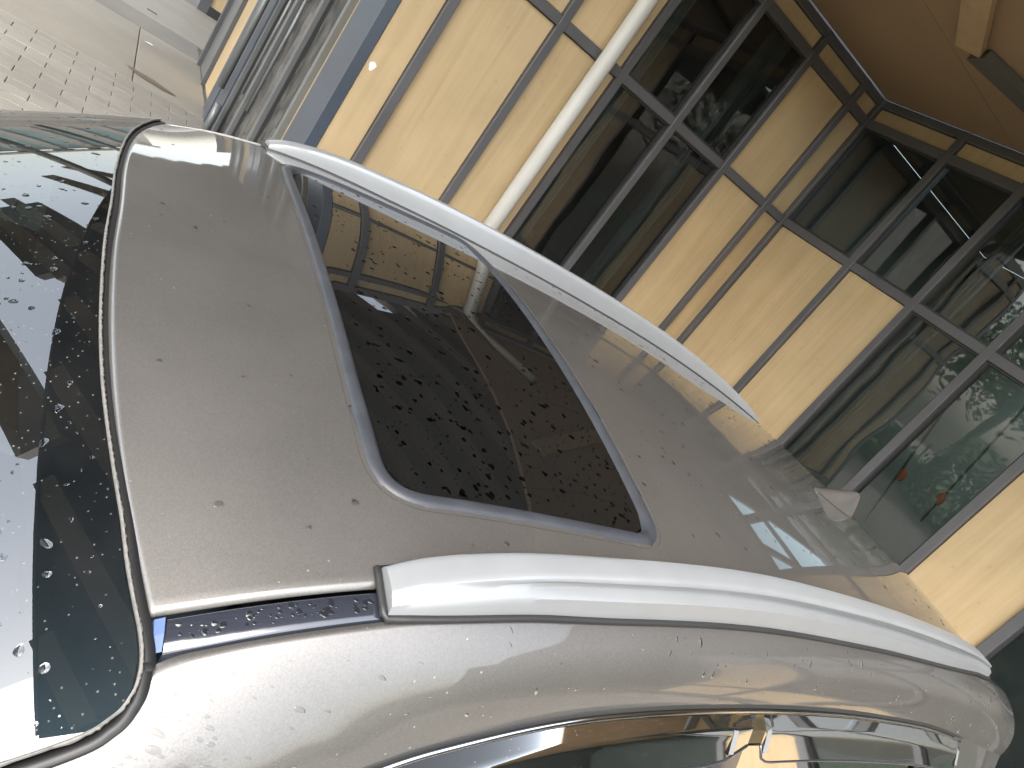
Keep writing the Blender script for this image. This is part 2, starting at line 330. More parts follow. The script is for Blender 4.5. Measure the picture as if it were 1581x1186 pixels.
# concrete slabs beyond the blocks
for (x0, x1, y0, y1, mt) in ((0.515, 1.21, 7.835, 10.2, 'slab'), (-1.9, 0.505, 7.835, 10.2, 'slab'), (-4.4, -1.91, 7.835, 10.2, 'slab'),
                             (-0.4, 1.21, 10.21, 11.05, 'slab_dark'), (-2.4, -0.41, 10.21, 11.05, 'slab_dark'), (-4.4, -2.41, 10.21, 11.05, 'slab_dark'),
                             (0.2, 3.0, 11.06, 13.9, 'slab'), (-2.4, 0.19, 11.06, 13.9, 'slab'), (-4.4, -2.41, 11.06, 13.9, 'slab')):
    box('slab', (x0, x1), (y0, y1), (-0.028, random.uniform(-.001, .002)), M[mt], pave, 0.004)
# long oil stain on the slab, and the drain slot further back
def blob(name, cx, cy, rx, ry, ang, z, mat, parent, n=28, jit=0.12):
    V = [(cx, cy, z)]; ca, sa = math.cos(ang), math.sin(ang)
    for i in range(n):
        t = 2*math.pi*i/n; k = 1+random.uniform(-jit, jit); x, y = rx*k*math.cos(t), ry*k*math.sin(t)
        V.append((cx+x*ca-y*sa, cy+x*sa+y*ca, z))
    return mesh(name, V, [(0, 1+i, 1+(i+1) % n) for i in range(n)], mat, parent)
blob('stain', 0.66, 8.17, 0.24, 0.075, -0.30, 0.0065, M['stain'], pave)
box('drain_slot', (0.55, 0.68), (11.46, 11.53), (0.0035, 0.0065), M['frame_in'], pave)
tag(blob('paper_scrap', 0.62, 9.62, 0.05, 0.03, 0.6, 0.012, M['white'], None, 9, 0.3), 'tiny white scrap of paper lying on the concrete slab', 'litter')

# ------------------------------------------------------------------ building
bld = empty('building', (XL, 4.437, 0))
tag(bld, 'building facade of tan panels and dark grey window frames behind the car', 'building')
bld.location = (0, 0, 0)
YC, XR = 4.37*B, 4.73*B                  # front face of centre wing, face of right wing
def zz(e): return EYE.z + e*B            # height from eye-relative survey height
TOP, HEAD, MID = zz(1.585), zz(1.385), zz(0.46)
BASE = 0.0
SILL = zz(-1.35)
MW = 0.058
# generic bay on the centre wing (faces -y): X0..X1 ; on the wings facing -x: y0..y1
def panelC(x0, x1, z0, z1): return box('panel', (x0+0.004, x1-0.004), (YC+0.012, YC+0.04), (z0+0.004, z1-0.004), M['panel'], bld, 0.002)
def mullC(x0, x1, z0, z1, d=0.022): return box('mullion', (x0, x1), (YC-d, YC+0.05), (z0, z1), M['frame'], bld, 0.003)
def windowC(x0, x1, z0, z1):
    wd = empty('window', (0, 0, 0), bld)
    mesh('pane', [(x0, YC+0.03, z0), (x1, YC+0.03, z0), (x1, YC+0.03, z1), (x0, YC+0.03, z1)], [(0, 1, 2, 3)], M['pane'], wd)
    t = 0.014
    for (a, b, c, d) in ((x0, x0+t, z0, z1), (x1-t, x1, z0, z1), (x0+t, x1-t, z0, z0+t), (x0+t, x1-t, z1-t, z1)):
        box('bead', (a, b), (YC+0.004, YC+0.06), (c, d), M['frame_in'], wd)
def panelX(y0, y1, z0, z1, X): return box('panel', (X+0.012, X+0.04), (y0+0.004, y1-0.004), (z0+0.004, z1-0.004), M['panel'], bld, 0.002)
def mullX(y0, y1, z0, z1, X, d=0.022, nm='mullion', mt='frame'): return box(nm, (X-d, X+0.05), (y0, y1), (z0, z1), M[mt], bld, 0.003)
def windowX(y0, y1, z0, z1, X, gm='pane'):
    wd = empty('window', (0, 0, 0), bld)
    mesh('pane', [(X+0.03, y0, z0), (X+0.03, y0, z1), (X+0.03, y1, z1), (X+0.03, y1, z0)], [(0, 1, 2, 3)], M[gm], wd)
    t = 0.014
    for (a, b, c, d) in ((y0, y0+t, z0, z1), (y1-t, y1, z0, z1), (y0+t, y1-t, z0, z0+t), (y0+t, y1-t, z1-t, z1)):
        box('bead', (X+0.004, X+0.06), (a, b), (c, d), M['frame_in'], wd)
h = MW/2
cx = [1.495*B, 2.125*B, 2.675*B, 3.255*B, 3.86*B, 4.455*B]     # mullion centres on the centre wing
c0, c1 = 1.2*B, XR
# rows: sill, transom, head, top ; transoms cut between mullions
edgesC = [c0+0.05] + cx + [c1-0.03]
for i in range(len(edgesC)-1):
    a = edgesC[i] + (h if i > 0 else 0); b = edgesC[i+1] - (h if i < len(cx) else 0)
    for zc, hh in ((MID, 0.032), (HEAD, 0.034), (TOP-0.03, 0.03), (SILL, 0.03), (0.06, 0.06)):
        box('transom', (a, b), (YC-0.018, YC+0.05), (zc-hh, zc+hh), M['frame'], bld, 0.003)
    glass = i in (3, 4)
    panelC(a, b, 0.12, SILL-0.03)
    (windowC if glass else panelC)(a, b, SILL+0.03, MID-0.032)
    (windowC if glass else panelC)(a, b, MID+0.032, HEAD-0.034)
    panelC(a, b, HEAD+0.034, TOP-0.06)
for x in cx: mullC(x-h, x+h, BASE, TOP)
# right wing (faces -x), mullions every 0.6 m towards the viewer
ry = [3.575*B, 2.965*B, 2.36*B, 1.76*B, 1.18*B, 0.58*B, -0.02*B, -0.62*B, -1.22*B, -1.82*B]
box('corner_post', (XR-0.03, XR+0.03), (YC-0.03, YC+0.03), (BASE, TOP), M['frame'], bld, 0.003)
edgesR = [YC-0.03] + ry
lower_glass = {2, 3, 5, 6, 7, 8}
for i in range(len(edgesR)-1):
    b = edgesR[i] - (h if i > 0 else 0); a = edgesR[i+1] + h
    for zc, hh in ((MID, 0.032), (HEAD, 0.034), (TOP-0.03, 0.03), (SILL, 0.03), (0.06, 0.06)):
        box('transom', (XR-0.018, XR+0.05), (a, b), (zc-hh, zc+hh), M['frame'], bld, 0.003)
    panelX(a, b, 0.12, SILL-0.03, XR)
    (windowX if i in lower_glass else panelX)(a, b, SILL+0.03, MID-0.032, XR)
    (windowX if i != 4 else panelX)(a, b, MID+0.032, HEAD-0.034, XR)
    panelX(a, b, HEAD+0.034, TOP-0.06, XR)
for y in ry: mullX(y-h, y+h, BASE, TOP, XR)
# left wing: runs back from the convex corner, faces -x
XW = 1.2*B
def L_(y): return y*B
ZT = zz(2.9)
mullX(L_(4.37)+0.003, L_(4.86), BASE, TOP, XW, 0.02, 'corner_cladding', 'cladding')
panelX(L_(4.86), L_(5.02), 0.02, TOP, XW)
for (a, b) in ((5.02, 5.08), (5.66, 5.74), (6.46, 6.54), (7.10, 7.16)): mullX(L_(a), L_(b), BASE, TOP, XW, 0.03, 'door_stile', 'stile')
for (a, b) in ((5.08, 5.66), (5.74, 6.46), (6.54, 7.10)): windowX(L_(a), L_(b), 0.03, TOP-0.1, XW, 'door_glass')
for (a, b) in ((7.16, 7.36), (7.40, 7.62), (7.66, 7.86), (7.90, 8.16)): mullX(L_(a), L_(b), BASE, TOP, XW, random.uniform(0.02, 0.05), 'sliding_leaf', 'cladding')
panelX(L_(8.18), L_(9.0), 0.02, TOP, XW)
mullX(L_(9.02), L_(9.05), BASE, TOP, XW, 0.03); mullX(L_(9.05), L_(9.85), BASE, TOP, XW, 0.005, 'steel_sheet', 'stile'); mullX(L_(9.85), L_(9.95), BASE, TOP, XW, 0.05)
for y in (5.86, 6.34): tube('pull_handle', [(XW-0.09, L_(y), zz(-1.3)), (XW-0.09, L_(y), zz(-0.2))], 0.014, M['stile'], bld)
for (y, z0, z1) in ((6.98, -1.95, -1.62), (7.3, -1.55, -0.2)): tube('pull_handle', [(XW-0.10, L_(y), zz(z0)), (XW-0.10, L_(y), zz(z1))], 0.03, M['stile'], bld)
box('door_track', (XW-0.06, XW+0.05), (L_(5.02), L_(8.16)), (TOP-0.1, TOP), M['frame'], bld)
blb = [(1.313+.020*math.cos(t)*(1+.3*math.sin(3*t)), YC+.010, 1.64+.028*math.sin(t)) for t in [6.283*i/12 for i in range(12)]]
mesh('paper_sticker', blb, [tuple(range(12))], M['white'], bld)
# end return wall further back
box('panel', (XW+0.05, 3.2), (L_(13.7), L_(13.74)), (0.14, 3.1), M['panel'], bld)
box('kick_plate', (XW+0.05, 1.42), (L_(13.66), L_(13.74)), (0.0, 3.1), M['frame'], bld)
box('kick_plate', (1.42, 3.2), (L_(13.66), L_(13.74)), (0.0, 0.14), M['frame_in'], bld)
# upper storey above the soffit line
box('parapet', (XW+.06, XR+2.5), (YC+0.02, YC+0.3), (TOP+0.002, TOP+.06), M['frame'], bld)
# rooms behind the glass
def room(x, y, z, nm='room'):
    bm = bmesh.new(); bmesh.ops.create_cube(bm, size=1)
    for v in bm.verts: v.co = Vector(((x[0]+x[1])/2+v.co.x*(x[1]-x[0]), (y[0]+y[1])/2+v.co.y*(y[1]-y[0]), (z[0]+z[1])/2+v.co.z*(z[1]-z[0])))
    return bm, nm
V = lambda a, b, c: (a, b, c)
def open_room(x0, x1, y0, y1, z0, z1, side):
    v = [(x0, y0, z0), (x1, y0, z0), (x1, y1, z0), (x0, y1, z0), (x0, y0, z1), (x1, y0, z1), (x1, y1, z1), (x0, y1, z1)]
    f = {'floor': (0, 1, 2, 3), 'ceil': (4, 7, 6, 5), '-y': (0, 4, 5, 1), '+x': (1, 5, 6, 2), '+y': (2, 6, 7, 3), '-x': (3, 7, 4, 0)}
    mesh('room', v, [q for k, q in f.items() if k not in (side if isinstance(side, tuple) else (side,))], M['room'], bld)
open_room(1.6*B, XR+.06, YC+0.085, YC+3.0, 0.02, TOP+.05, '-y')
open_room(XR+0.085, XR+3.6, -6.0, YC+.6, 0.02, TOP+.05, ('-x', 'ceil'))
for (a, b, c, d) in ((XR+.085, 5.2, -6.0, YC+.6), (8.2, XR+3.6, -6.0, YC+.6), (5.2, 8.2, 3.15, YC+.6), (5.2, 8.2, 2.30, 2.40), (5.2, 8.2, -6.0, 1.55), (6.3, 6.4, 1.55, 2.3), (6.3, 6.4, 2.4, 3.15)):  # gaps between the pieces added so sky mirrors as pale patches on the car roof
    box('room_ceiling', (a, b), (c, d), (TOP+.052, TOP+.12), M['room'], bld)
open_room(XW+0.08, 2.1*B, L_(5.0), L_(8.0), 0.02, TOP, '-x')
def curtain(p0, p1, z0, z1, amp=0.025, waves=7):
    n = 50; a, b = Vector(p0), Vector(p1); d = (b-a); nrm = Vector((-d.y, d.x)).normalized()
    V, F = [], []
    for i in range(n):
        t = i/(n-1); q = a+d*t+nrm*amp*math.sin(t*waves*6.283)
        V += [(q.x, q.y, z0), (q.x, q.y, z1)]
    for i in range(n-1): F.append((2*i, 2*i+2, 2*i+3, 2*i+1))
    mesh('curtain', V, F, M['curtain'], bld, smooth=True)
curtain((cx[2]+0.05, YC+0.22), (cx[2]+0.27, YC+0.22), 0.1, TOP-0.1)
curtain((cx[4]-0.25, YC+0.22), (cx[4]-0.02, YC+0.22), 0.1, TOP-0.1, waves=6)
curtain((XR+0.2, ry[1]-0.03), (XR+0.2, ry[1]-0.16), 0.1, TOP-0.1, waves=4)
# downpipe standing in front of the centre wing, bend above the transom
PX, PY, PR = 2.475*B, YC-0.085, 0.056
tag(tube('downpipe', [(PX, PY, 0.05), (PX, PY, 2.0), (PX, PY, 3.38), (PX+.01, PY-.02, 3.45), (PX+.03, PY-.07, 3.52), (PX+.07, PY-.15, 3.565), (PX+.12, PY-.26, 3.575), (PX+.35, PY-.85, 3.58)], PR, M['pipe'], None, 20), 'white plastic rain downpipe standing against the tan panels', 'pipe')
# soffit over the inner corner: boards follow its slanting outer edge
SZ = TOP
soff = empty('soffit', (0, 0, 0), bld)
def prism(name, poly, z0, z1, mat, parent):
    n = len(poly); V = [(x, y, z0) for x, y in poly]+[(x, y, z1) for x, y in poly]
    F = [tuple(range(n-1, -1, -1)), tuple(range(n, 2*n))]+[(i, (i+1) % n, n+(i+1) % n, n+i) for i in range(n)]
    return mesh(name, V, F, mat, parent)
sed = hermite([(-6.0, 5.7), (-5.7, 5.5), (-3.1, 3.7), (-1.6, 3.2), (-.3, 2.6), (1.1, 2.34), (4.5, 2.34)])
ys = [-6.0+ (YC-0.03+6.0)*i/9 for i in range(10)]
for a, b in zip(ys, ys[1:]):
    x1 = XR-0.02 if b > -1.8 else XR+1.5
    prism('board', [(sed(a), a+.002), (max(x1, sed(a)+.1), a+.002), (max(x1, sed(b)+.1), b-.002), (sed(b), b-.002)], SZ+.003, SZ+.035, M['soffit'], soff)
# two beams meeting under the soffit
def beam(name, p, q, wdt, dep, mat, parent, zt=SZ):
    p, q = Vector(p), Vector(q); d = (q-p).normalized(); n_ = Vector((-d.y, d.x))*wdt/2
    return prism(name, [tuple(p-n_), tuple(q-n_), tuple(q+n_), tuple(p+n_)], zt-dep, zt, mat, parent)
beam('beam', (3.56, 3.06), (2.45, 2.46), 0.15, 0.04, M['panel'], soff, SZ-.001)
beam('beam', (3.60, 3.02), (4.80, 2.42), 0.17, 0.045, M['dark_beam'], soff, SZ-.001)
# ------------------------------------------------------------------ entrance canopy over the front of the car
can = empty('canopy', (-1.4, 1.2, 0))
tag(can, 'dark canopy with brown battens, mirrored in the windshield of the car', 'canopy')
can.location = (0, 0, 0)
CZ = 5.72
DX0, DX1, DY0, DY1 = -3.1, 4.5, -0.25, 22.0
hx0, hx1, hy0, hy1 = 2.5, 3.47, 7.4, 8.6            # hole added in the deck so a patch of sky mirrors in the sunroof
for (a, b, c, d) in ((DX0, DX1, DY0, hy0), (DX0, hx0, hy0, hy1), (hx1, DX1, hy0, hy1), (DX0, DX1, hy1, DY1)):
    prism('deck', [(a, c), (b, c), (b, d), (a, d)], CZ, CZ+.2, M['dark_deck'], can)
bd = Vector((-.36, 1.0)).normalized()
def clip_line(st, d, x0, x1, y0, y1, skip=None):
    ts = [-60.0, 60.0]
    for p, v, lo, hi in ((st.x, d.x, x0, x1), (st.y, d.y, y0, y1)):
        a, b = sorted(((lo-p)/v, (hi-p)/v)); ts = [max(ts[0], a), min(ts[1], b)]
    return ts
for i in range(26):                      # battens under the deck
    st = Vector((DX0+.35+i*.62, DY0)); t0, t1 = clip_line(st, bd, DX0+.02, DX1-.02, DY0+.02, DY1-.02)
    if t1-t0 > .5: beam('batten', st+bd*t0, st+bd*t1, .21, .16, M['brown_beam'], can, CZ-.001)
for (y0, wdt, mt, dz) in ((2.85, .46, 'brown_beam', .0), (7.2, 1.15, 'dark_deck', .17), (6.55, .24, 'brown_beam', .0), (7.9, .24, 'brown_beam', .0), (12.4, .3, 'brown_beam', .0), (15.5, .3, 'brown_beam', .0)):
    st = Vector((DX0-.05, y0)); beam('rafter', st, st+bd*5.5, wdt, .16, M[mt], can, CZ-.002+dz)
prism('edge_beam', [(DX0-.03, DY0), (DX0, DY0), (DX0, DY1), (DX0-.03, DY1)], CZ-.18, CZ+.2, M['dark_deck'], can)
prism('edge_beam', [(DX0, DY0-.03), (DX1, DY0-.03), (DX1, DY0), (DX0, DY0)], CZ-.18, CZ+.2, M['dark_deck'], can)
for (px_, py_) in ((-2.9, 21.6), (-2.9, 13.0)):
    tube('column', [(px_, py_, 0), (px_, py_, CZ)], .11, M['dark_beam'], can, 14)
# ------------------------------------------------------------------ trees, lawn and the wing opposite (all met as reflections)
def tree(x, y, hgt, r, label, leaves=2600, seed=1):
    rnd = random.Random(seed); t = empty('tree', (x, y, 0)); tag(t, label, 'tree', 'trees round the forecourt')
    V, F = [], []
    def limb(p, q, r0, r1):
        k = len(V); d = (q-p).normalized(); a = d.orthogonal().normalized(); b = d.cross(a)
        for (c, rr) in ((p, r0), (q, r1)):
            for i in range(7): V.append(c+a*rr*math.cos(i*.8976)+b*rr*math.sin(i*.8976))
        for i in range(7): F.append((k+i, k+(i+1) % 7, k+7+(i+1) % 7, k+7+i))
    top = Vector((rnd.uniform(-.3, .3), rnd.uniform(-.3, .3), hgt*.75)); mid = Vector((rnd.uniform(-.1, .1), 0, hgt*.3))
    limb(Vector((0, 0, 0)), mid, hgt*.035, hgt*.026); limb(mid, top, hgt*.026, hgt*.008)
    tips = []
    for i in range(16):
        f = rnd.uniform(.25, .95); s = mid+(top-mid)*f; a = rnd.uniform(0, 6.28); e = rnd.uniform(.1, .9)
        q = s+Vector((math.cos(a)*math.cos(e), math.sin(a)*math.cos(e), math.sin(e)))*r*rnd.uniform(.55, 1.0); limb(s, q, hgt*.010, hgt*.003); tips.append(q)
    mesh('trunk', V, F, M['bark'], t, True)
    V, F = [], []
    for i in range(leaves):
        c = rnd.choice(tips)+Vector((rnd.gauss(0, 1), rnd.gauss(0, 1), rnd.gauss(0, .8)))*r*.26
        a = Vector((rnd.gauss(0, 1), rnd.gauss(0, 1), rnd.gauss(0, 1))).normalized(); b = a.orthogonal().normalized(); s = rnd.uniform(.06, .13)
        k = len(V); V += [c-a*s, c+b*s*.5, c+a*s, c-b*s*.5]; F.append((k, k+1, k+2, k+3))
    mesh('crown', V, F, M['leaf'], t)
for i, (x, y, hh_, r_, lab) in enumerate((
    (-11, 6.5, 5.5, 2.4, 'green tree nearest the window wing, mirrored in its lower panes'), (-13.5, 10, 7, 3, 'taller green tree mirrored behind the nearest one'), (-10, 13, 6, 2.6, 'bushy green tree at the far left of the forecourt'),
    (-14, 2, 6.5, 2.8, 'green tree ahead of the car across the forecourt'),
    (-3.5, -17, 6, 2.8, 'green tree behind the photographer, seen between two others'), (0.5, -15, 7.5, 3.4, 'tall green tree far behind the photographer'), (-8, -12, 6.5, 3, 'green tree behind the photographer on the left'))):
    tree(x, y, hh_, r_, lab, 4200, i+3)
mesh('lawn', [(-30, -30, -.012), (-9.2, -30, -.012), (-9.2, 30, -.012), (-30, 30, -.012)], [(0, 1, 2, 3)], M['grass'])['kind'] = 'structure'
h2 = empty('hedge', (-9.8, 6.0, 0)); tag(h2, 'loose green hedge along the lawn, mirrored in the lower panes of the window wing', 'hedge')
rh = random.Random(14); V, F = [], []
for i in range(9000):
    yy = rh.uniform(-4, 7); top_ = 1.6+.7*math.sin(yy*1.3)+.35*math.sin(yy*3.7); c = Vector((rh.uniform(-.7, .7), yy, rh.uniform(.05, top_))); a = Vector((rh.gauss(0, 1), rh.gauss(0, 1), rh.gauss(0, 1))).normalized(); b = a.orthogonal().normalized(); q = rh.uniform(.05, .11)
    k = len(V); V += [c-a*q, c+b*q*.5, c+a*q, c-b*q*.5]; F.append((k, k+1, k+2, k+3))
mesh('foliage', V, F, M['leaf'], h2)
for i in range(8): tube('stem', [(0, -3.5+i*1.3, 0), (.08, -3.45+i*1.3, 1.4)], .03, M['bark'], h2, 6)
for (q0, q1, tg, lab, la2) in (((5.02, 2.60, 2.95), (5.02, 2.27, 1.20), (5.02, 2.31, 1.59), 'thin dark cord put behind the glass for a mirrored cable, left of the two', 'small orange bead put behind the window glass for a mirrored orange spot, left of the two'),
                    ((5.02, 2.12, 2.60), (5.02, 2.02, 1.45), (5.02, 2.03, 1.64), 'thin dark cord put behind the glass for a mirrored cable, right of the two', 'small orange bead put behind the window glass for a mirrored orange spot, right of the two')):
    tag(tube('cord', [q0, q1], .008, M['frame'], None, 6), lab, 'cord')
    bm = bmesh.new(); bmesh.ops.create_icosphere(bm, subdivisions=2, radius=.03)  # orange spots and cables mirrored in the panes, added as objects behind the glass
    for v in bm.verts: v.co = Vector((v.co.x*.6, v.co.y*1.0, v.co.z*1.5+.012*math.sin(v.co.y*80)))
    o = bm_obj('orange_reflection', bm, M['orange'], None, True); o.location = (tg[0]-.02, tg[1], tg[2]); tag(o, la2, 'tag')
far = empty('far_building', (-7, 26, 0)); tag(far, 'pale glazed building at the far end of the forecourt, mirrored high in the windshield', 'building')
for i in range(14):
    x0 = -8.0+i*1.15
    box('pane', (x0, x0+.72), (-.05, 0), (.5, 4.3), M['far_pane'], far); box('pier', (x0+.73, x0+1.14), (-.25, .05), (0, 4.5), M['far_pier'], far)
box('plinth', (-8, 8.1), (-.1, .3), (0, .45), M['far_pier'], far); box('eaves', (-8.2, 8.3), (-.6, .3), (4.52, 4.75), M['far_pier'], far)
far.location = (-7.6, 27, 0)
hedge = empty('hedge', (5.2, -8.3, 0)); tag(hedge, 'clipped green hedge across the forecourt, mirrored in the side glass', 'hedge')
rh = random.Random(4); V, F = [], []
for i in range(5200):
    c = Vector((rh.uniform(-3.2, 2.3), rh.uniform(-.5, .5), rh.uniform(.05, 1.7))); a = Vector((rh.gauss(0, 1), rh.gauss(0, 1), rh.gauss(0, 1))).normalized(); b = a.orthogonal().normalized(); q = rh.uniform(.05, .11)
    k = len(V); V += [c-a*q, c+b*q*.5, c+a*q, c-b*q*.5]; F.append((k, k+1, k+2, k+3))
mesh('foliage', V, F, M['leaf'], hedge)
for i in range(6): tube('stem', [(-3+i, 0, 0), (-3+i+.05, .03, 1.3)], .03, M['bark'], hedge, 6)
opp = empty('opposite_wing', (8, -6.5, 0)); tag(opp, 'tan panelled wing across the forecourt, met only as a reflection', 'building')
opp.location = (0, 0, 0)
for i in range(9):
    x0 = 7.7+i*1.0
    box('panel' if i % 3 else 'window', (x0, x0+.93), (-8.6, -8.5), (.1, 2.6), M['panel'] if i % 3 else M['gloss_black'], opp)
    box('mullion', (x0+.935, x0+.995), (-8.6, -8.46), (0, 2.7), M['frame'], opp)

# ================================================================== CAR (built in its own axes: u to the rear, v to the far side, z up)
car = empty('car')
tag(car, 'champagne metallic car with silver roof rails and dark sunroof, wet with rain', 'car')
cy_, sy_ = math.cos(math.radians(.57)), math.sin(math.radians(.57)); cr_, sr_ = math.cos(math.radians(1.364)), math.sin(math.radians(1.364))
RM = Matrix(((cy_, -sy_, 0), (sy_, cy_, 0), (0, 0, 1))) @ Matrix(((1, 0, 0), (0, cr_, -sr_), (0, sr_, cr_)))
Z0 = 2.03-0.386*1.08
car.matrix_world = Matrix.Translation(Vector((0, 0.983*1.08, -0.386*1.08))+EYE) @ RM.to_4x4() @ Matrix.Translation((0, 0, -Z0))
zd = hermite([(-.1, 1.41), (.11, 1.487), (.2, 1.522), (.28, 1.556), (.4, 1.592), (.72, 1.629), (1.0, 1.645), (1.4, 1.652), (1.8, 1.645), (2.1, 1.626), (2.3, 1.604), (2.5, 1.573)])
zc = hermite([(-.1, 1.555), (.11, 1.595), (.2, 1.612), (.4, 1.641), (.72, 1.683), (1.0, 1.703), (1.4, 1.706), (1.8, 1.678), (2.1, 1.648), (2.3, 1.628), (2.5, 1.598)])
vdo = hermite([(.1, .66), (.2, .652), (.28, .647), (.4, .638), (.72, .621), (1.0, .605), (1.4, .600), (1.8, .597), (2.3, .570), (2.5, .555)])
def vdi(u): return vdo(u)-0.033
def zroof(u, v): return zc(u)-(zc(u)-zd(u))*(abs(v)/vdo(u))**2.1
def nrm_of(f, u, v, e=0.002):
    return Vector((-(f(u+e, v)-f(u-e, v))/(2*e), -(f(u, v+e)-f(u, v-e))/(2*e), 1)).normalized()
ufr = hermite([(0, .116), (.155, .1165), (.26, .123), (.38, .138), (.474, .156), (.543, .173), (.592, .187), (.623, .196), (.66, .206)])
def uf(v): return ufr(abs(v))
URE = 2.47
# sunroof outline (rounded corners) in u,v
def rounded(pts, rad, n=10):
    out = []
    k = len(pts)
    for i in range(k):
        p0, p1, p2 = Vector(pts[i-1]), Vector(pts[i]), Vector(pts[(i+1) % k]); r = rad[i]
        a = (p0-p1).normalized(); b = (p2-p1).normalized(); ang = a.angle(b); d = r/math.tan(ang/2)
        s, e = p1+a*d, p1+b*d
        for j in range(n+1):
            t = j/n; out.append(s*(1-t)**2+p1*2*t*(1-t)+e*t*t)
    return out
def dens(poly, step=0.012):
    out = []
    for i in range(len(poly)):
        a, b = poly[i], poly[(i+1) % len(poly)]; L = (b-a).length; n = max(1, int(L/step))
        for j in range(n): out.append(a+(b-a)*j/n)
    cl = [out[0]]
    for p in out[1:]:
        if (p-cl[-1]).length > .004 and (p-cl[0]).length > .003: cl.append(p)
    return cl
def sun_outline(off):
    pts = [(.381+off, 0), (.383+off, .30), (.394+off, .510-off), (.884-off, .508-off), (.884-off, 0), (.884-off, -.508+off), (.394+off, -.510+off), (.383+off, -.30)]
    return dens([Vector(p) for p in rounded(pts, [6.0, 2.2, .085-off*.7, .062-off*.7, .01, .062-off*.7, .085-off*.7, 2.2])])
SO = sun_outline(0.0)
def inside(p, poly):
    x, y = p; c = False; n = len(poly); j = n-1
    for i in range(n):
        xi, yi = poly[i]; xj, yj = poly[j]
        if (yi > y) != (yj > y) and x < (xj-xi)*(y-yi)/(yj-yi)+xi: c = not c
        j = i
    return c
hole = sun_outline(0.010)
# roof skin with rolled edges
RR = 0.007
def edge_space(n, L):
    e = [0, .0006, .0016, .003, .005, .011]
    return e + [0.011+(L-0.022)*i/n for i in range(1, n)] + [L-q for q in reversed(e)]
NU, NV = 150, 84
verts, norms, faces = [], [], []
rows = []
for iu, t in enumerate(edge_space(NU, 1.0)):
    rows.append(t)
cols = edge_space(NV, 1.0)
ncol = len(cols)
for t in rows:
    for s in cols:
        vv0 = (2*s-1)
        uu = .3
        for _ in range(3):
            vv = vv0*vdi(uu); uu = uf(vv)+t*(URE-uf(vv))
        z = zroof(uu, vv); nn = nrm_of(zroof, uu, vv)
        ev = (1-abs(vv0))*vdi(uu); eu0 = uu-uf(vv); eu1 = URE-uu
        for e, dirv in ((ev, Vector((0, 1 if vv > 0 else -1, 0))), (eu0, Vector((-1, 0, 0))), (eu1, Vector((1, 0, 0)))):
            if e < RR:
                k = (RR-e)/RR; z -= RR*(1-math.sqrt(max(0, 1-k*k*0.97)))
                nn = (nn*math.sqrt(max(0.05, 1-k*k))+dirv*k*0.97).normalized()
        verts.append((uu, vv, z)); norms.append(nn)
for i in range(len(rows)-1):
    for j in range(ncol-1):
        a = i*ncol+j; q = (a, a+ncol, a+ncol+1, a+1)
        c = (sum(verts[k][0] for k in q)/4, sum(verts[k][1] for k in q)/4)
        if .36 < c[0] < .92 and abs(c[1]) < .52 and inside(c, hole): continue
        faces.append(q)
mesh('roof_panel', verts, faces, M['paint'], car, True, norms)
# sunroof: glass + seal
srf = empty('sunroof', (0, 0, 0), car)
gl_in = sun_outline(0.030)
cen = Vector((.64, 0))
V, F, NN = [], [], []
rings = [0, .25, .5, .7, .82, .9, .95, .985, 1.0]
n = len(gl_in)
for k in rings:
    for p in gl_in:
        q = cen+(p-cen)*k; z = zroof(q.x, q.y)-0.001-(0.004*max(0, (k-.985)/.015))
        V.append((q.x, q.y, z)); NN.append(nrm_of(zroof, q.x, q.y))
for r in range(len(rings)-1):
    for i in range(n):
        F.append((r*n+i, (r+1)*n+i, (r+1)*n+(i+1) % n, r*n+(i+1) % n))
mesh('sunroof_glass', V, F, M['sunroof'], srf, True, NN)
prof = [(0.0, 0.0008), (0.003, -0.0045), (0.005, -0.004), (0.008, 0.0015), (0.014, 0.0035), (0.021, 0.0025), (0.026, 0.0), (0.028, -0.003), (0.032, -0.006)]
outs = [sun_outline(0.0)]
V, F = [], []; base = outs[0]; n = len(base)
for i, p in enumerate(base):
    a, b = base[i-1], base[(i+1) % n]; t = (b-a).normalized(); inn = Vector((-t.y, t.x))
    if inn.dot(cen-p) < 0: inn = -inn
    for (d, hh) in prof:
        q = p+inn*d; V.append((q.x, q.y, zroof(q.x, q.y)+hh))
k = len(prof)
for i in range(n):
    for j in range(k-1): F.append((i*k+j, ((i+1) % n)*k+j, ((i+1) % n)*k+j+1, i*k+j+1))
mesh('sunroof_seal', V, F, M['rubber'], srf, True)
# windshield
kws = hermite([(-.1, .265), (0, .27), (.2, .285), (.4, .27), (.7, .20), (.9, .15)])
def zws(u, v):
    d = .1-u
    return 1.592-d*(.50+.07*d)-kws(d)*v*v
utop = hermite([(0, .106), (.115, .106), (.214, .111), (.285, .117), (.382, .130), (.448, .143), (.492, .153), (.533, .163), (.582, .174), (.611, .182), (.635, .189), (.653, .193), (.668, .194), (.684, .191), (.698, .180), (.706, .163), (.711, .135), (.715, .10), (.724, .01), (.740, -.14), (.764, -.44), (.79, -.78)])
UB = -0.80
V, F, NN = [], [], []
vsn = [-.79+(.79*2)*i/120 for i in range(121)]
vsn = sorted(set([round(math.copysign(.79*(1-max(0, 1-abs(v)/.79)**1.5), v), 5) for v in vsn]))
nt_ = 60
for v in vsn:
    ut = utop(abs(v))
    for j in range(nt_):
        t = (j/(nt_-1))**1.2; ub = UB+.10*(v/.79)**2
        u = ut+(min(ub, ut-.001)-ut)*t
        V.append((u, v, zws(u, v))); NN.append(nrm_of(zws, u, v))
for i in range(len(vsn)-1):
    for j in range(nt_-1): F.append((i*nt_+j, i*nt_+j+1, (i+1)*nt_+j+1, (i+1)*nt_+j))
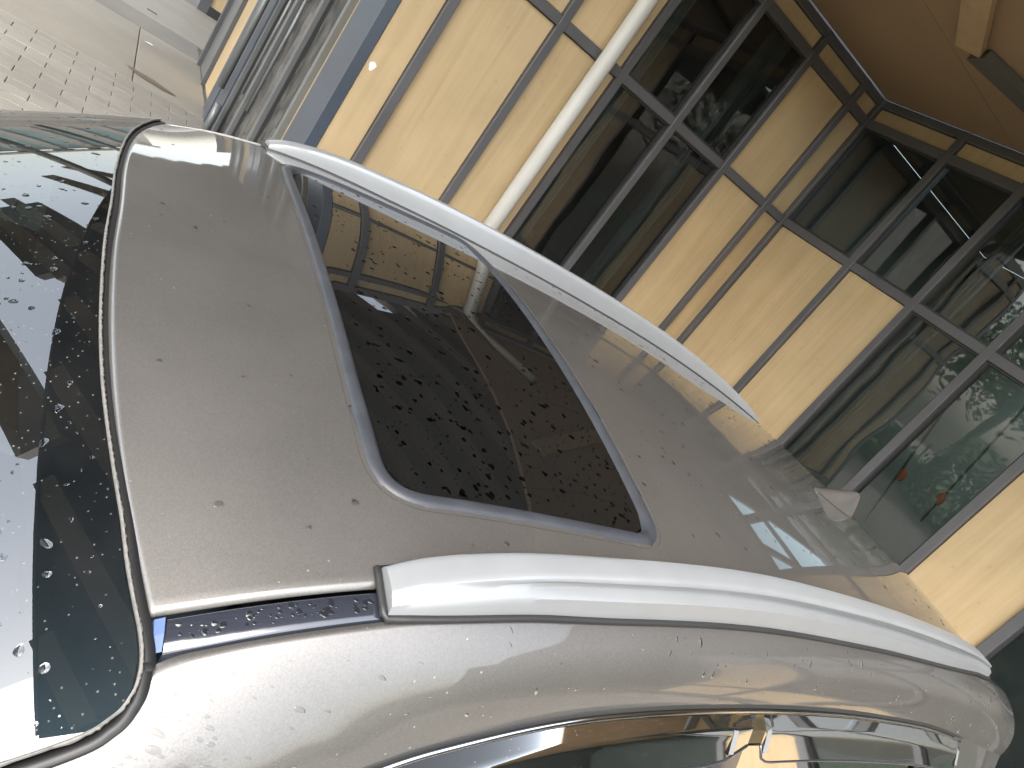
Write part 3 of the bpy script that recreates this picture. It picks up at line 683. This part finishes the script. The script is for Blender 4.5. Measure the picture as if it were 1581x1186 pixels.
ws = mesh('windshield', V, F, M['windshield'], car, True, NN)
# black printed border under the glass
V, F = [], []
wl = [-.79+1.58*i/160 for i in range(161)]
for v in wl:
    v2 = v*0.997; ut = utop(abs(v2))-.002; a = abs(v2)
    wdt = .062 if a < .60 else .062+(a-.60)*.9
    for j in range(5):
        u = ut-wdt*j/4; V.append((u, v2, zws(u, v2)-.0025))
for i in range(160):
    for j in range(4): F.append((i*5+j, i*5+j+1, i*5+j+6, i*5+j+5))
mesh('frit_band', V, F, M['frit'], ws, True)
# edge path of the glass (header and A pillars)
edge = [Vector((utop(abs(v)), v, zws(utop(abs(v)), v))) for v in [-.79+1.58*i/1600 for i in range(1601)]]
lipV, lipF = [], []
pth = []
acc = 0; last = None
for p in edge:
    if last is None or (p-last).length > 0.0017: pth.append(p); last = p
def lip_prof(i):
    r = random.uniform(0, 1); s = .0008+(.0017*r*r)
    return [(-.0016, -.002), (-.0016, .0014), (0, .002), (s*.7, .0015), (s, -.0003), (.0, -.002)]
V, F = sweep(pth, lip_prof)
mesh('windshield_lip', V, F, M['lip'], ws, False)
chan = [p+Vector((.006, 0, -.004)) if abs(p.y) < .66 else p+Vector((.004, math.copysign(.004, p.y), -.004)) for p in edge]
V, F = sweep(chan, lambda i: [(-.007, .0), (-.004, -.004), (.006, -.004), (.006, .001)])
mesh('windshield_channel', V, F, M['black_rubber'], ws, True)
# body side frame: A pillar + cant rail, inner and outer edge curves (paired)
def zin(u, v): return zws(u, v)-.013
inner = [(-.80, .795, zin(-.80, .795)), (-.45, .755, zin(-.45, .755)), (-.15, .720, zin(-.15, .720)), (.0, .701, zin(0, .701)), (.07, .690, zin(.07, .690)), (.13, .680, zin(.13, .680)), (.18, .669, zin(.18, .669)+.003),
         (.225, vdo(.225)+.0035, zd(.225)-.0025), (.33, .6455, zd(.33)-.002), (.72, .625, zd(.72)-.002), (1.0, .609, zd(1.0)-.002), (1.4, .604, zd(1.4)-.002), (1.8, .601, zd(1.8)-.002), (2.1, .592, zd(2.1)-.002), (2.3, .574, zd(2.3)-.002), (2.5, .559, zd(2.5)-.002)]
outer = [(-.86, .865, 1.02), (-.52, .838, 1.15), (-.22, .806, 1.275), (.02, .778, 1.36), (.15, .761, 1.402), (.25, .748, 1.432), (.325, .737, 1.449),
         (.40, .724, 1.466), (.51, .705, 1.493), (.72, .684, 1.527), (1.03, .670, 1.545), (1.4, .661, 1.545), (1.8, .664, 1.531), (2.06, .672, 1.505), (2.3, .678, 1.47), (2.5, .68, 1.44)]
ci, co = curve3([(a[0]*1.0, a[1], a[2]) for a in inner]), curve3(outer)
# parameterise both by station index so that pairs stay together
di = hermite([(i, p[0]) for i, p in enumerate(inner)]), hermite([(i, p[1]) for i, p in enumerate(inner)]), hermite([(i, p[2]) for i, p in enumerate(inner)])
do = hermite([(i, p[0]) for i, p in enumerate(outer)]), hermite([(i, p[1]) for i, p in enumerate(outer)]), hermite([(i, p[2]) for i, p in enumerate(outer)])
def Iv(s):
    u = di[0](s)
    if s < 7: return Vector((u, di[1](s), di[2](s)))
    return Vector((u, vdo(u)+.0035, zd(u)-.0025))
def Ov(s): return Vector((do[0](s), do[1](s), do[2](s)))
def strip(sgn):
    V, F = [], []; ns, nc = 180, 20
    for a in range(ns):
        s = 15*a/(ns-1); p, q = Iv(s), Ov(s)
        c = Vector(((p.x+q.x)/2, q.y*.92+p.y*.08+.002, p.z*.80+q.z*.20))
        for b in range(nc):
            if b == 0: r = p+Vector((0, -.001, -.012))
            elif b == 1: r = p+Vector((0, .0005, -.003))
            else:
                t = (b-2+.12)/(nc-3+.12); r = p*(1-t)**2+c*2*t*(1-t)+q*t*t
            V.append((r.x, r.y*sgn, r.z))
    for a in range(ns-1):
        for b in range(nc-1):
            f = (a*nc+b, a*nc+b+1, (a+1)*nc+b+1, (a+1)*nc+b); F.append(f if sgn > 0 else f[::-1])
    return mesh('side_frame', V, F, M['paint'], car, True)
strip(-1); strip(1)
# roof ditch moulding with blue end cap, and the roof rails
for sg in (-1, 1):
    us = [.2105+(2.44-.2105)*i/90 for i in range(91)]
    V, F = [], []
    for u in us:
        a, b, z = vdi(u)+.0005, vdo(u)+.002, zd(u)
        zi = zroof(u, a)
        for (vv, z_) in ((a, zi-.016), (a+.003, zi-.0065), (a+.006, zi-.0045), ((a+b)/2, z-.001), (b-.005, z-.0035), (b-.002, z-.006), (b, z-.014)): V.append((u, vv*sg, z_))
    for i in range(90):
        for j in range(6):
            f = (i*7+j, i*7+j+1, (i+1)*7+j+1, (i+1)*7+j); F.append(f if sg > 0 else f[::-1])
    mo = mesh('ditch_moulding', V, F, M['gloss_black'], car, True)
    u0 = .2005
    V = []
    for u, dz in ((u0, -.008), (u0+.001, .0), (u0+.0085, .001), (u0+.0095, -.002)):
        a, b, z = vdi(u)+.003, vdo(u)-.001, zd(u)
        V += [(u, a*sg, z+dz+.004), (u, (a+b)/2*sg, z+dz+.0015), (u, b*sg, z+dz-.0035)]
    mesh('end_cap', V, [(r*3+q, r*3+q+1, r*3+q+4, r*3+q+3) for r in range(3) for q in range(2)], M['blue_cap'], mo)
    # rail
    RU0, RU1 = .392, 2.36
    hh = hermite([(.392, .012), (.41, .020), (.45, .029), (.52, .038), (.65, .047), (.85, .053), (1.2, .055), (1.6, .054), (1.95, .046), (2.2, .031), (2.32, .018), (2.36, .008)])
    wd_ = hermite([(.392, .052), (.43, .056), (.6, .056), (1.4, .055), (2.1, .05), (2.3, .040), (2.36, .018)])
    gr = hermite([(.392, 0), (.43, 0), (.50, .25), (.62, .75), (.8, 1), (2.1, 1), (2.25, .5), (2.36, 0)])
    V, F = [], []; st = [RU0+(RU1-RU0)*(i/160) for i in range(161)]; K = None
    for u in st:
        H_, W_, G = max(.006, hh(u)), wd_(u), max(0, gr(u))
        bi = vdo(u)-.050; zb_i = zroof(u, bi)-.001; zb_o = zd(u)+.001
        pf = [(0, 0, 0), (.001, .35, 0), (.0025, .75, 0), (.0045, .93, 0), (.0075, .99, 0), (.012, 1.0, 0), (.022, .985, 0), (.031, .955, 0), (.0365, .925, 0), (.039, .88, 0)]
        pts = [(x*W_/.056, zb_i+(y*H_)) for x, y, _ in pf]
        # outer flank: groove below the crease, then the lower ledge
        cre = (.040*W_/.056, zb_i+.80*H_)
        gro = ((.0425-.0095*G)*W_/.056, zb_i+(.70-.05*G)*H_); gro2 = ((.0455-.0115*G)*W_/.056, zb_i+(.62-.09*G)*H_)
        led = ((.0485-.0005*G)*W_/.056, zb_i+(.52-.06*G)*H_); led2 = ((.0515)*W_/.056, zb_i+(.42)*H_); bot = (.0555*W_/.056, zb_o+.0005)
        pts += [cre, gro, gro2, led, led2, (.0535*W_/.056, zb_i*.5+zb_o*.5+.22*H_), bot]
        K = len(pts)
        for (x, z) in pts: V.append((u, (bi+x)*sg, z))
    for i in range(160):
        for j in range(K-1):
            f = (i*K+j, i*K+j+1, (i+1)*K+j+1, (i+1)*K+j); F.append(f if sg > 0 else f[::-1])
    F.append(tuple(range(K)) if sg < 0 else tuple(range(K-1, -1, -1))); F.append(tuple(160*K+j for j in range(K)) if sg > 0 else tuple(160*K+j for j in range(K-1, -1, -1)))
    ra = mesh('roof_rail', V, F, M['rail'], car, True)
    md = ra.modifiers.new('edge', 'EDGE_SPLIT'); md.split_angle = math.radians(38)
    pth = []
    for u in st[::2]: pth.append(Vector((u, (vdo(u)-.050+wd_(u)*1.03)*sg, zd(u)-.0005)))
    endc = [Vector((RU0-.004, (vdo(RU0)-.050+wd_(RU0)*t)*sg, zroof(RU0, vdo(RU0)-.05)*(1-t)+zd(RU0)*t+.002)) for t in (0, .2, .4, .6, .8, .95)]
    pth2 = [Vector((u, (vdo(u)-.0515)*sg, zroof(u, vdo(u)-.05)-.0005)) for u in reversed(st[::2])]
    tube('rail_gasket', pth2+endc+pth, .0042, M['black_rubber'], ra, 6)

# ---- doors, side glass, visors, chrome
def Side(s, t):
    """side glass between window top (t=0) and belt line (t=1)"""
    q = Ov(s); bv = .885 if q.x < 1.9 else .885-.05*(q.x-1.9); b = Vector((q.x*.98-.0, bv, 1.045))
    r = q*(1-t)+b*t; r.y += .018*math.sin(math.pi*t); return r
def nearest_s(u):
    lo, hi = 0.0, 15.0
    for _ in range(40):
        m_ = (lo+hi)/2
        if Ov(m_).x < u: lo = m_
        else: hi = m_
    return lo
for sg in (-1, 1):
    for (ua, ub, nm) in ((-.55, 1.00, 'front_side_window'), (1.10, 1.86, 'rear_side_window'), (1.90, 2.05, 'quarter_window')):
        sa, sb = nearest_s(ua), nearest_s(ub)
        V, F = grid(lambda a, b: Vector((Side(sa+(sb-sa)*a, .03+b*.97).x, (Side(sa+(sb-sa)*a, .03+b*.97).y-.012)*sg, Side(sa+(sb-sa)*a, .03+b*.97).z)), 40, 14)
        mesh(nm, V, F if sg < 0 else [f[::-1] for f in F], M['side_glass'], car, True)
    for (ua, ub) in ((.985, 1.115), (1.85, 1.91)):
        sa, sb = nearest_s(ua), nearest_s(ub)
        V, F = grid(lambda a, b: Vector((Side(sa+(sb-sa)*a, b).x, (Side(sa+(sb-sa)*a, b).y-.005)*sg, Side(sa+(sb-sa)*a, b).z)), 8, 12)
        mesh('door_pillar', V, F, M['gloss_black'], car, True)
    sa, sb = nearest_s(-.5), nearest_s(2.08)
    pth = [Ov(sa+(sb-sa)*i/140) for i in range(141)]
    tube('window_seal', [Vector((p.x, (p.y-.003)*sg, p.z-.004)) for p in pth], .006, M['black_rubber'], car, 6)
    tube('chrome_trim', [Vector((p.x, (p.y+.003)*sg, p.z-.011)) for p in pth], .0042, M['chrome'], car, 6)
    for (ua, ub) in ((-.25, 1.085), (1.125, 2.045)):
        sa, sb = nearest_s(ua), nearest_s(ub)
        def vis(a, b):
            e = min(a, 1-a); tp = min(1.0, (e/.05)) if e < .05 else 1.0
            q = Side(sa+(sb-sa)*a, .025+.115*b*(.55+.45*math.sqrt(max(0, 1-(1-tp)**2)))).copy()
            return Vector((q.x, (q.y+.002+.013*min(1, b*3.5))*sg, q.z+.001))
        V, F = grid(vis, 90, 12)
        vo = mesh('rain_visor', V, F if sg < 0 else [f[::-1] for f in F], M['visor'], car, True)
        tube('visor_edge', [vis(i/60, 1.0) for i in range(61)], .0022, M['gloss_black'], vo, 6)
        for a_ in (.015, .985):
            p = vis(a_, .15); q = vis(a_, .95)
            m_ = (p+q)/2; dz_ = (q-p)*.42; cv = []
            for (f_, hw, th) in ((-1, .004, .0), (-.8, .0065, .004), (.8, .0065, .004), (1, .004, .0)):
                c_ = m_+dz_*f_
                cv += [c_+Vector((-hw, th*sg, th*.4)), c_+Vector((hw, th*sg, th*.4))]
            mesh('visor_clip', cv, [(0, 1, 3, 2), (2, 3, 5, 4), (4, 5, 7, 6)], M['rail'], vo)
# lower body as stacked rounded rings
def ring(z, hl, hw, n=6.0, cu=.42, cnt=120, nose=0):
    out = []
    for i in range(cnt):
        t = 2*math.pi*i/cnt; c, s = math.cos(t), math.sin(t)
        u = cu+hl*math.copysign(abs(c)**(2/n), c); v = hw*math.copysign(abs(s)**(2/n), s)
        out.append((u, v, z))
    return out
lev = [(.22, 2.20, .84), (.30, 2.27, .885), (.42, 2.32, .91), (.55, 2.335, .915), (.70, 2.33, .92), (.82, 2.31, .922), (.90, 2.30, .915), (.98, 2.27, .905), (1.045, 2.22, .885)]
V, F = [], []; cnt = 120
for (z, hl, hw) in lev:
    R_ = ring(z, hl, hw)
    R_ = [(u if u > -.6 else u, v, z if u > -.7 else z-(.16*((-.7-u)/1.2) if z > .8 else 0)) for (u, v, z) in R_]
    V += R_
for i in range(len(lev)-1):
    for j in range(cnt): F.append((i*cnt+j, i*cnt+(j+1) % cnt, (i+1)*cnt+(j+1) % cnt, (i+1)*cnt+j))
lb = mesh('lower_body', V, F, M['paint'], car, True)
def zhood(u, v): return 1.05-.20*max(0, (-.72-u)/1.1)**1.6-.055*(v/.88)**4+.02*(1-(v/.8)**2)
V, F = grid(lambda a, b: Vector((-.70-1.02*a, (2*b-1)*(.885-.16*a**4), zhood(-.70-1.02*a, (2*b-1)*(.885-.16*a**4)))), 30, 40)
mesh('bonnet', V, F, M['paint'], car, True)
V, F = grid(lambda a, b: Vector((-.66-.14*a, (2*b-1)*.86, 1.055+.012*math.sin(a*3.1)-.05*(2*b-1)**2)), 6, 30)
mesh('cowl_panel', V, F, M['plastic'], car, True)
# tailgate and rear quarter
def tail(a, b):
    s = 2*b-1; top = Vector((URE-.004, s*vdi(URE), zroof(URE, s*vdi(URE))-.012)); bot = Vector((2.66-.10*s*s, s*.80, 1.02))
    r = top*(1-a)+bot*a; r.x += .05*math.sin(math.pi*a); return r
V, F = grid(tail, 16, 40); mesh('tailgate', V, F, M['paint'], car, True)
V, F = grid(lambda a, b: tail(.14+.7*a, .12+.76*b)+Vector((.006, 0, .003)), 12, 30); mesh('rear_window', V, F, M['side_glass'], car, True)
for sg in (-1, 1):
    sa, sb = nearest_s(2.02), 15.0
    def quart(a, b):
        q = Ov(sa+(sb-sa)*a); t = tail(.0, 0 if sg < 0 else 1)
        bt = Vector((2.04+.50*a, .895-.10*a*a, 1.035)); r = q*(1-b)+bt*b; r.y += .02*math.sin(math.pi*b)
        return Vector((r.x, r.y*sg, r.z))
    V, F = grid(quart, 16, 14); mesh('quarter_panel', V, F if sg < 0 else [f[::-1] for f in F], M['paint'], car, True)
    def dpil(a, b):
        r1 = quart(1, a*1.0); e = tail(a, 0.0 if sg < 0 else 1.0)
        return r1*(1-b)+e*b
    V, F = grid(dpil, 14, 6); mesh('rear_pillar', V, F, M['paint'], car, True)
    # tail lamps, headlamps, mirrors, wheels
    V, F = grid(lambda a, b: Vector((.428+2.305*(1-((.56+.31*a)/.925)**6)**(1/6), sg*(.56+.31*a), .80+.17*b)), 10, 6); mesh('tail_lamp', V, F, M['red_lamp'], car, True)
    V, F = grid(lambda a, b: Vector((.412-2.335*(1-((.48+.39*a)/.93)**6)**(1/6), sg*(.48+.39*a), .62+.12*b)), 10, 6); mesh('headlamp', V, F, M['lamp'], car, True)
    bm = bmesh.new(); bmesh.ops.create_uvsphere(bm, u_segments=20, v_segments=12, radius=1)
    for v in bm.verts: v.co = Vector((-.42+.075*v.co.x*(1 if v.co.x < 0 else .5), sg*(1.0+.12*v.co.y), 1.12+.085*v.co.z))
    mi = bm_obj('door_mirror', bm, M['paint'], car, True)
    tube('mirror_arm', [(-.40, sg*.86, 1.06), (-.42, sg*.93, 1.08)], .02, M['plastic'], mi)
    for wu in (-1.05, 1.65):
        wh = empty('wheel', (wu, sg*.825, .345), car)
        V, F = [], []
        for i in range(40):
            t = 2*math.pi*i/40
            for (r, y) in ((.22, -.10), (.335, -.112), (.35, -.08), (.352, .06), (.335, .105), (.22, .10)): V.append((r*math.cos(t), y*sg, r*math.sin(t)))
        for i in range(40):
            for j in range(5): F.append((i*6+j, i*6+j+1, ((i+1) % 40)*6+j+1, ((i+1) % 40)*6+j))
        mesh('tyre', V, F, M['tyre'], wh, True)
        V, F = [], []
        for i in range(40):
            t = 2*math.pi*i/40
            V += [(.225*math.cos(t), .095*sg, .225*math.sin(t)), (.20*math.cos(t), .07*sg, .20*math.sin(t)), (.05*math.cos(t), .085*sg, .05*math.sin(t))]
        for i in range(40):
            j = (i+1) % 40; F.append((i*3, i*3+1, j*3+1, j*3))
            if i % 8 < 4: F.append((i*3+1, i*3+2, j*3+2, j*3+1))
        F.append(tuple(i*3+2 for i in range(40)))
        mesh('rim', V, F, M['alloy'], wh, True)
        V, F = [], []
        for i in range(31):
            t = math.pi*i/30
            for (r, y) in ((.37, .0), (.43, .0), (.43, -.02)): V.append((wu+r*math.cos(t), sg*(.918+y), .345+r*math.sin(t)))
        for i in range(30):
            for j in range(2): F.append((i*3+j, i*3+j+1, i*3+j+4, i*3+j+3))
        mesh('arch_trim', V, F, M['plastic'], car, True)
V, F = grid(lambda a, b: Vector((-1.905+.05*(2*b-1)**2, (2*b-1)*.45, .46+.30*a)), 4, 12); mesh('grille', V, F, M['plastic'], car)
# cabin
V, F = grid(lambda a, b: Vector((.14+2.2*a, (2*b-1)*.58, zroof(.14+2.2*a, (2*b-1)*.56)-.045)), 20, 12)
V2, F2 = [], []
hl = [f for f in F]
mesh('headliner', V, [f for f in F if not (.36 < V[f[0]][0] < .86 and abs(V[f[0]][1]) < .44)], M['headliner'], car, True)
V, F = grid(lambda a, b: Vector((-.76+.62*a, (2*b-1)*.76, 1.03-.03*a-.02*math.cos(b*9)-.14*a**6)), 16, 30); mesh('dashboard', V, F, M['interior'], car, True)
V, F = grid(lambda a, b: Vector((-.14+.0*a, (2*b-1)*.76, .90-.5*a)), 4, 8); mesh('dash_front', V, F, M['interior'], car)
mesh('cabin_floor', [(-.7, -.82, .38), (2.5, -.82, .38), (2.5, .82, .38), (-.7, .82, .38)], [(0, 1, 2, 3)], M['interior'], car)
for sv in (-.38, .38):
    st_ = empty('seat', (.55, sv, .40), car)
    for (nm, x, z, sx, sz, lean, wv) in (('cushion', .0, .12, .25, .10, 0, .25), ('backrest', .33, .50, .075, .34, .30, .24), ('headrest', .47, .93, .05, .085, .25, .13)):
        bm = bmesh.new(); bmesh.ops.create_uvsphere(bm, u_segments=20, v_segments=14, radius=1)
        for v in bm.verts:
            p = Vector((math.copysign(abs(v.co.x)**.6, v.co.x)*sx, math.copysign(abs(v.co.y)**.6, v.co.y)*wv, math.copysign(abs(v.co.z)**.6, v.co.z)*sz))
            v.co = Vector((x+p.x+p.z*lean, p.y, z+p.z))
        bm_obj(nm, bm, M['seat'], st_, True)
tube('steering_wheel', [(.02+.10*math.sin(t)*.5, .38*-1+.185*math.cos(t), .93+.165*math.sin(t)) for t in [2*math.pi*i/32 for i in range(32)]], .015, M['interior'], car, 8, True)
bm = bmesh.new(); bmesh.ops.create_cube(bm, size=1)
for v in bm.verts: v.co = Vector((-.03+v.co.x*.03+v.co.z*.015, v.co.y*.24, 1.42+v.co.z*.07))
bmesh.ops.bevel(bm, geom=bm.edges[:], offset=.012, segments=3, affect='EDGES'); bm_obj('rear_view_mirror', bm, M['plastic'], car, True)
# shark fin aerial: low nose forward, tall blunt back
def fin(a, b):
    L = .215; u = 2.02+L*a
    hgt = .074*(a**1.2)*(1-.10*max(0, (a-.85)/.15)**2)+.002
    wdt = .048*(math.sin(math.pi*(.05+.60*a))**.8)
    y = wdt*b*(.62+.38*abs(b)); t = abs(b)
    return Vector((u+.016*(1-t)*a, y+.005, zroof(u, y)+hgt*(1-t**2.1)-.001))
V, F = grid(lambda a, b: fin(a, 2*b-1), 30, 25)
V.append(fin(1, 0)+Vector((-.012, 0, -.05))); k = len(V)-1
F += [(29*25+j, k, 29*25+j+1) for j in range(24)]
fo = mesh('antenna_fin', V, F, M['paint'], car, True)
tube('fin_gasket', [fin(i/20, -1)+Vector((0, 0, .001)) for i in range(21)]+[fin(1-i/20, 1)+Vector((0, 0, .001)) for i in range(21)], .0018, M['black_rubber'], fo, 6)

# ------------------------------------------------------------------ rain drops lying on the bodywork and the glass
def drops(name, fn, sampler, count, rmin, rmax, mat, label, power=2.5, lift=0.0002, stretch=(1.0, 1.0), seed=5):
    rnd = random.Random(seed); V, F = [], []; made = 0; tries = 0
    while made < count and tries < count*20:
        tries += 1
        p = sampler(rnd)
        if p is None: continue
        made += 1
        r = rmin+(rmax-rmin)*rnd.random()**power
        lobes = 1 if r < .0026 else rnd.choice((1, 1, 2))
        ang = rnd.gauss(2.2, .5)
        for L_ in range(lobes):
            cxp, cyp = p[0]+(L_*r*.8*math.cos(ang)), p[1]+(L_*r*.8*math.sin(ang)); rr = r*(1 if L_ == 0 else rnd.uniform(.5, .9))
            k = len(V); n = 14; e = rnd.uniform(*stretch); ph, a1, a2 = rnd.uniform(0, 6.28), rnd.uniform(0, .22), rnd.uniform(0, .14); jit = [1+a1*math.sin(2*6.2832*i/n+ph)+a2*math.sin(3*6.2832*i/n+2*ph) for i in range(n)]
            hgt = rr*rnd.uniform(.13, .22)
            for ring_, (q, hz) in enumerate(((1.0, 0.0), (.86, .45), (.55, .85))):
                for i in range(n):
                    t = 2*math.pi*i/n; a_ = rr*q*jit[i]*math.cos(t)*e; b_ = rr*q*jit[i]*math.sin(t)
                    x, y = cxp+a_*math.cos(ang)-b_*math.sin(ang), cyp+a_*math.sin(ang)+b_*math.cos(ang)
                    V.append((x, y, hgt*hz))
            V.append((cxp, cyp, hgt))
            for g in range(2):
                for i in range(n): F.append((k+g*n+i, k+g*n+(i+1) % n, k+(g+1)*n+(i+1) % n, k+(g+1)*n+i))
            for i in range(n): F.append((k+2*n+i, k+2*n+(i+1) % n, k+3*n))
    W = []
    for (x, y, h_) in V: W.append(fn(x, y, h_+lift))
    o = mesh(name, W, F, mat, None, True); o.matrix_world = car.matrix_world.copy()
    tag(o, label, 'rain drops', None, 'stuff'); return o
def on_roof(x, y, h_): n_ = nrm_of(zroof, x, y); return Vector((x, y, zroof(x, y)))+n_*h_
def on_ws(x, y, h_): n_ = nrm_of(zws, x, y); return Vector((x, y, zws(x, y)))+n_*h_
SG = sun_outline(.034); SOut = sun_outline(-.012)
def s_roof(r):
    u, v = r.uniform(.14, 2.3), r.uniform(-.56, .56)
    if u < uf(v)+.02 or abs(v) > vdi(u)-.03 or (.37 < u < .9 and inside((u, v), SOut)): return None
    if r.random() > (.35 if u < .95 else .9): return None
    return (u, v)
def s_sun(r):
    u, v = r.uniform(.4, .88), r.uniform(-.49, .49)
    if not inside((u, v), SG): return None
    if r.random() > .25+.75*max(0, -v+.05)/.55: return None
    return (u, v)
def s_ws(r):
    v = r.uniform(-.70, .55); u = r.uniform(-.5, utop(abs(v))-.012)
    if u > utop(abs(v))-.012: return None
    return (u, v)
drops('roof_raindrops', on_roof, s_roof, 900, .0007, .0048, M['water_thin'], 'small rain drops scattered over the painted roof', 3.0)
drops('sunroof_raindrops', on_roof, s_sun, 1300, .0006, .0044, M['water'], 'dark rain drops scattered over the sunroof glass', 4.6, -.0008, (1.0, 1.5), 8)
drops('windshield_raindrops', on_ws, s_ws, 1300, .0005, .0040, M['water'], 'rain drops scattered over the windshield', 3.0, .0002, (1.0, 1.6), 9)
def on_ditch(x, y, h_):
    a, b = vdi(x)+.006, vdo(x)-.005; t = min(1.2, max(-.2, (-y-a)/(b-a))); za = zroof(x, vdi(x))-.0045; zm, zb = zd(x)-.001, zd(x)-.0035
    z = za+(zm-za)*t*2 if t < .5 else zm+(zb-zm)*(t-.5)*2
    return Vector((x, y, z+h_))
def s_ditch(r):
    u = r.uniform(.216, .382); return (u, -(vdi(u)+.009+r.random()*(vdo(u)-vdi(u)-.019)))
drops('ditch_raindrops', on_ditch, s_ditch, 75, .0005, .0030, M['water_dark'], 'dark rain drops on the black moulding ahead of the near roof rail', 2.4, .0003, (1.0, 1.7), 12)
# along the side frame
def on_strip(x, y, h_):
    s_ = 15*x; p, q = Iv(s_), Ov(s_); c = Vector(((p.x+q.x)/2, q.y*.92+p.y*.08+.002, p.z*.80+q.z*.20))
    def S(t): return p*(1-t)**2+c*2*t*(1-t)+q*t*t
    a = S(y); t_ = (S(y+.02)-S(y-.02)).normalized(); n_ = Vector((0, -t_.z, t_.y)); n_ = n_ if n_.y > 0 else -n_
    r = a+n_*h_; return Vector((r.x, -r.y, r.z))

def strip_drops():
    rnd = random.Random(21); V, F = [], []
    for _ in range(230):
        s0, y0 = rnd.uniform(4.6, 14.6), rnd.uniform(.12, .97); r = .0009+.0036*rnd.random()**2.6
        c = on_strip(s0/15, y0, .0001); e1 = (on_strip(s0/15+.002, y0, .0001)-c).normalized(); e2 = (on_strip(s0/15, y0+.03, .0001)-c).normalized(); nn = e1.cross(e2).normalized()
        if nn.z < 0 and abs(nn.z) > .2: nn = -nn
        if nn.y > 0: nn = -nn
        k = len(V); n = 14; ph, a1 = rnd.uniform(0, 6.28), rnd.uniform(0, .25); jit = [1+a1*math.sin(2*6.2832*i/n+ph) for i in range(n)]; st = rnd.uniform(1, 1.8); h_ = r*.26
        for (q, hz) in ((1, 0), (.86, .45), (.55, .85)):
            for i in range(n):
                t = 2*math.pi*i/n; V.append(c+e1*(r*q*jit[i]*math.cos(t))+e2*(r*q*jit[i]*st*math.sin(t))+nn*(h_*hz))
        V.append(c+nn*h_)
        for g in range(2):
            for i in range(n): F.append((k+g*n+i, k+g*n+(i+1) % n, k+(g+1)*n+(i+1) % n, k+(g+1)*n+i))
        for i in range(n): F.append((k+2*n+i, k+2*n+(i+1) % n, k+3*n))
    o = mesh('side_raindrops', V, F, M['water_thin'], None, True); o.matrix_world = car.matrix_world.copy()
    tag(o, 'rain drops beading on the painted side frame under the near roof rail', 'rain drops', None, 'stuff')
strip_drops()
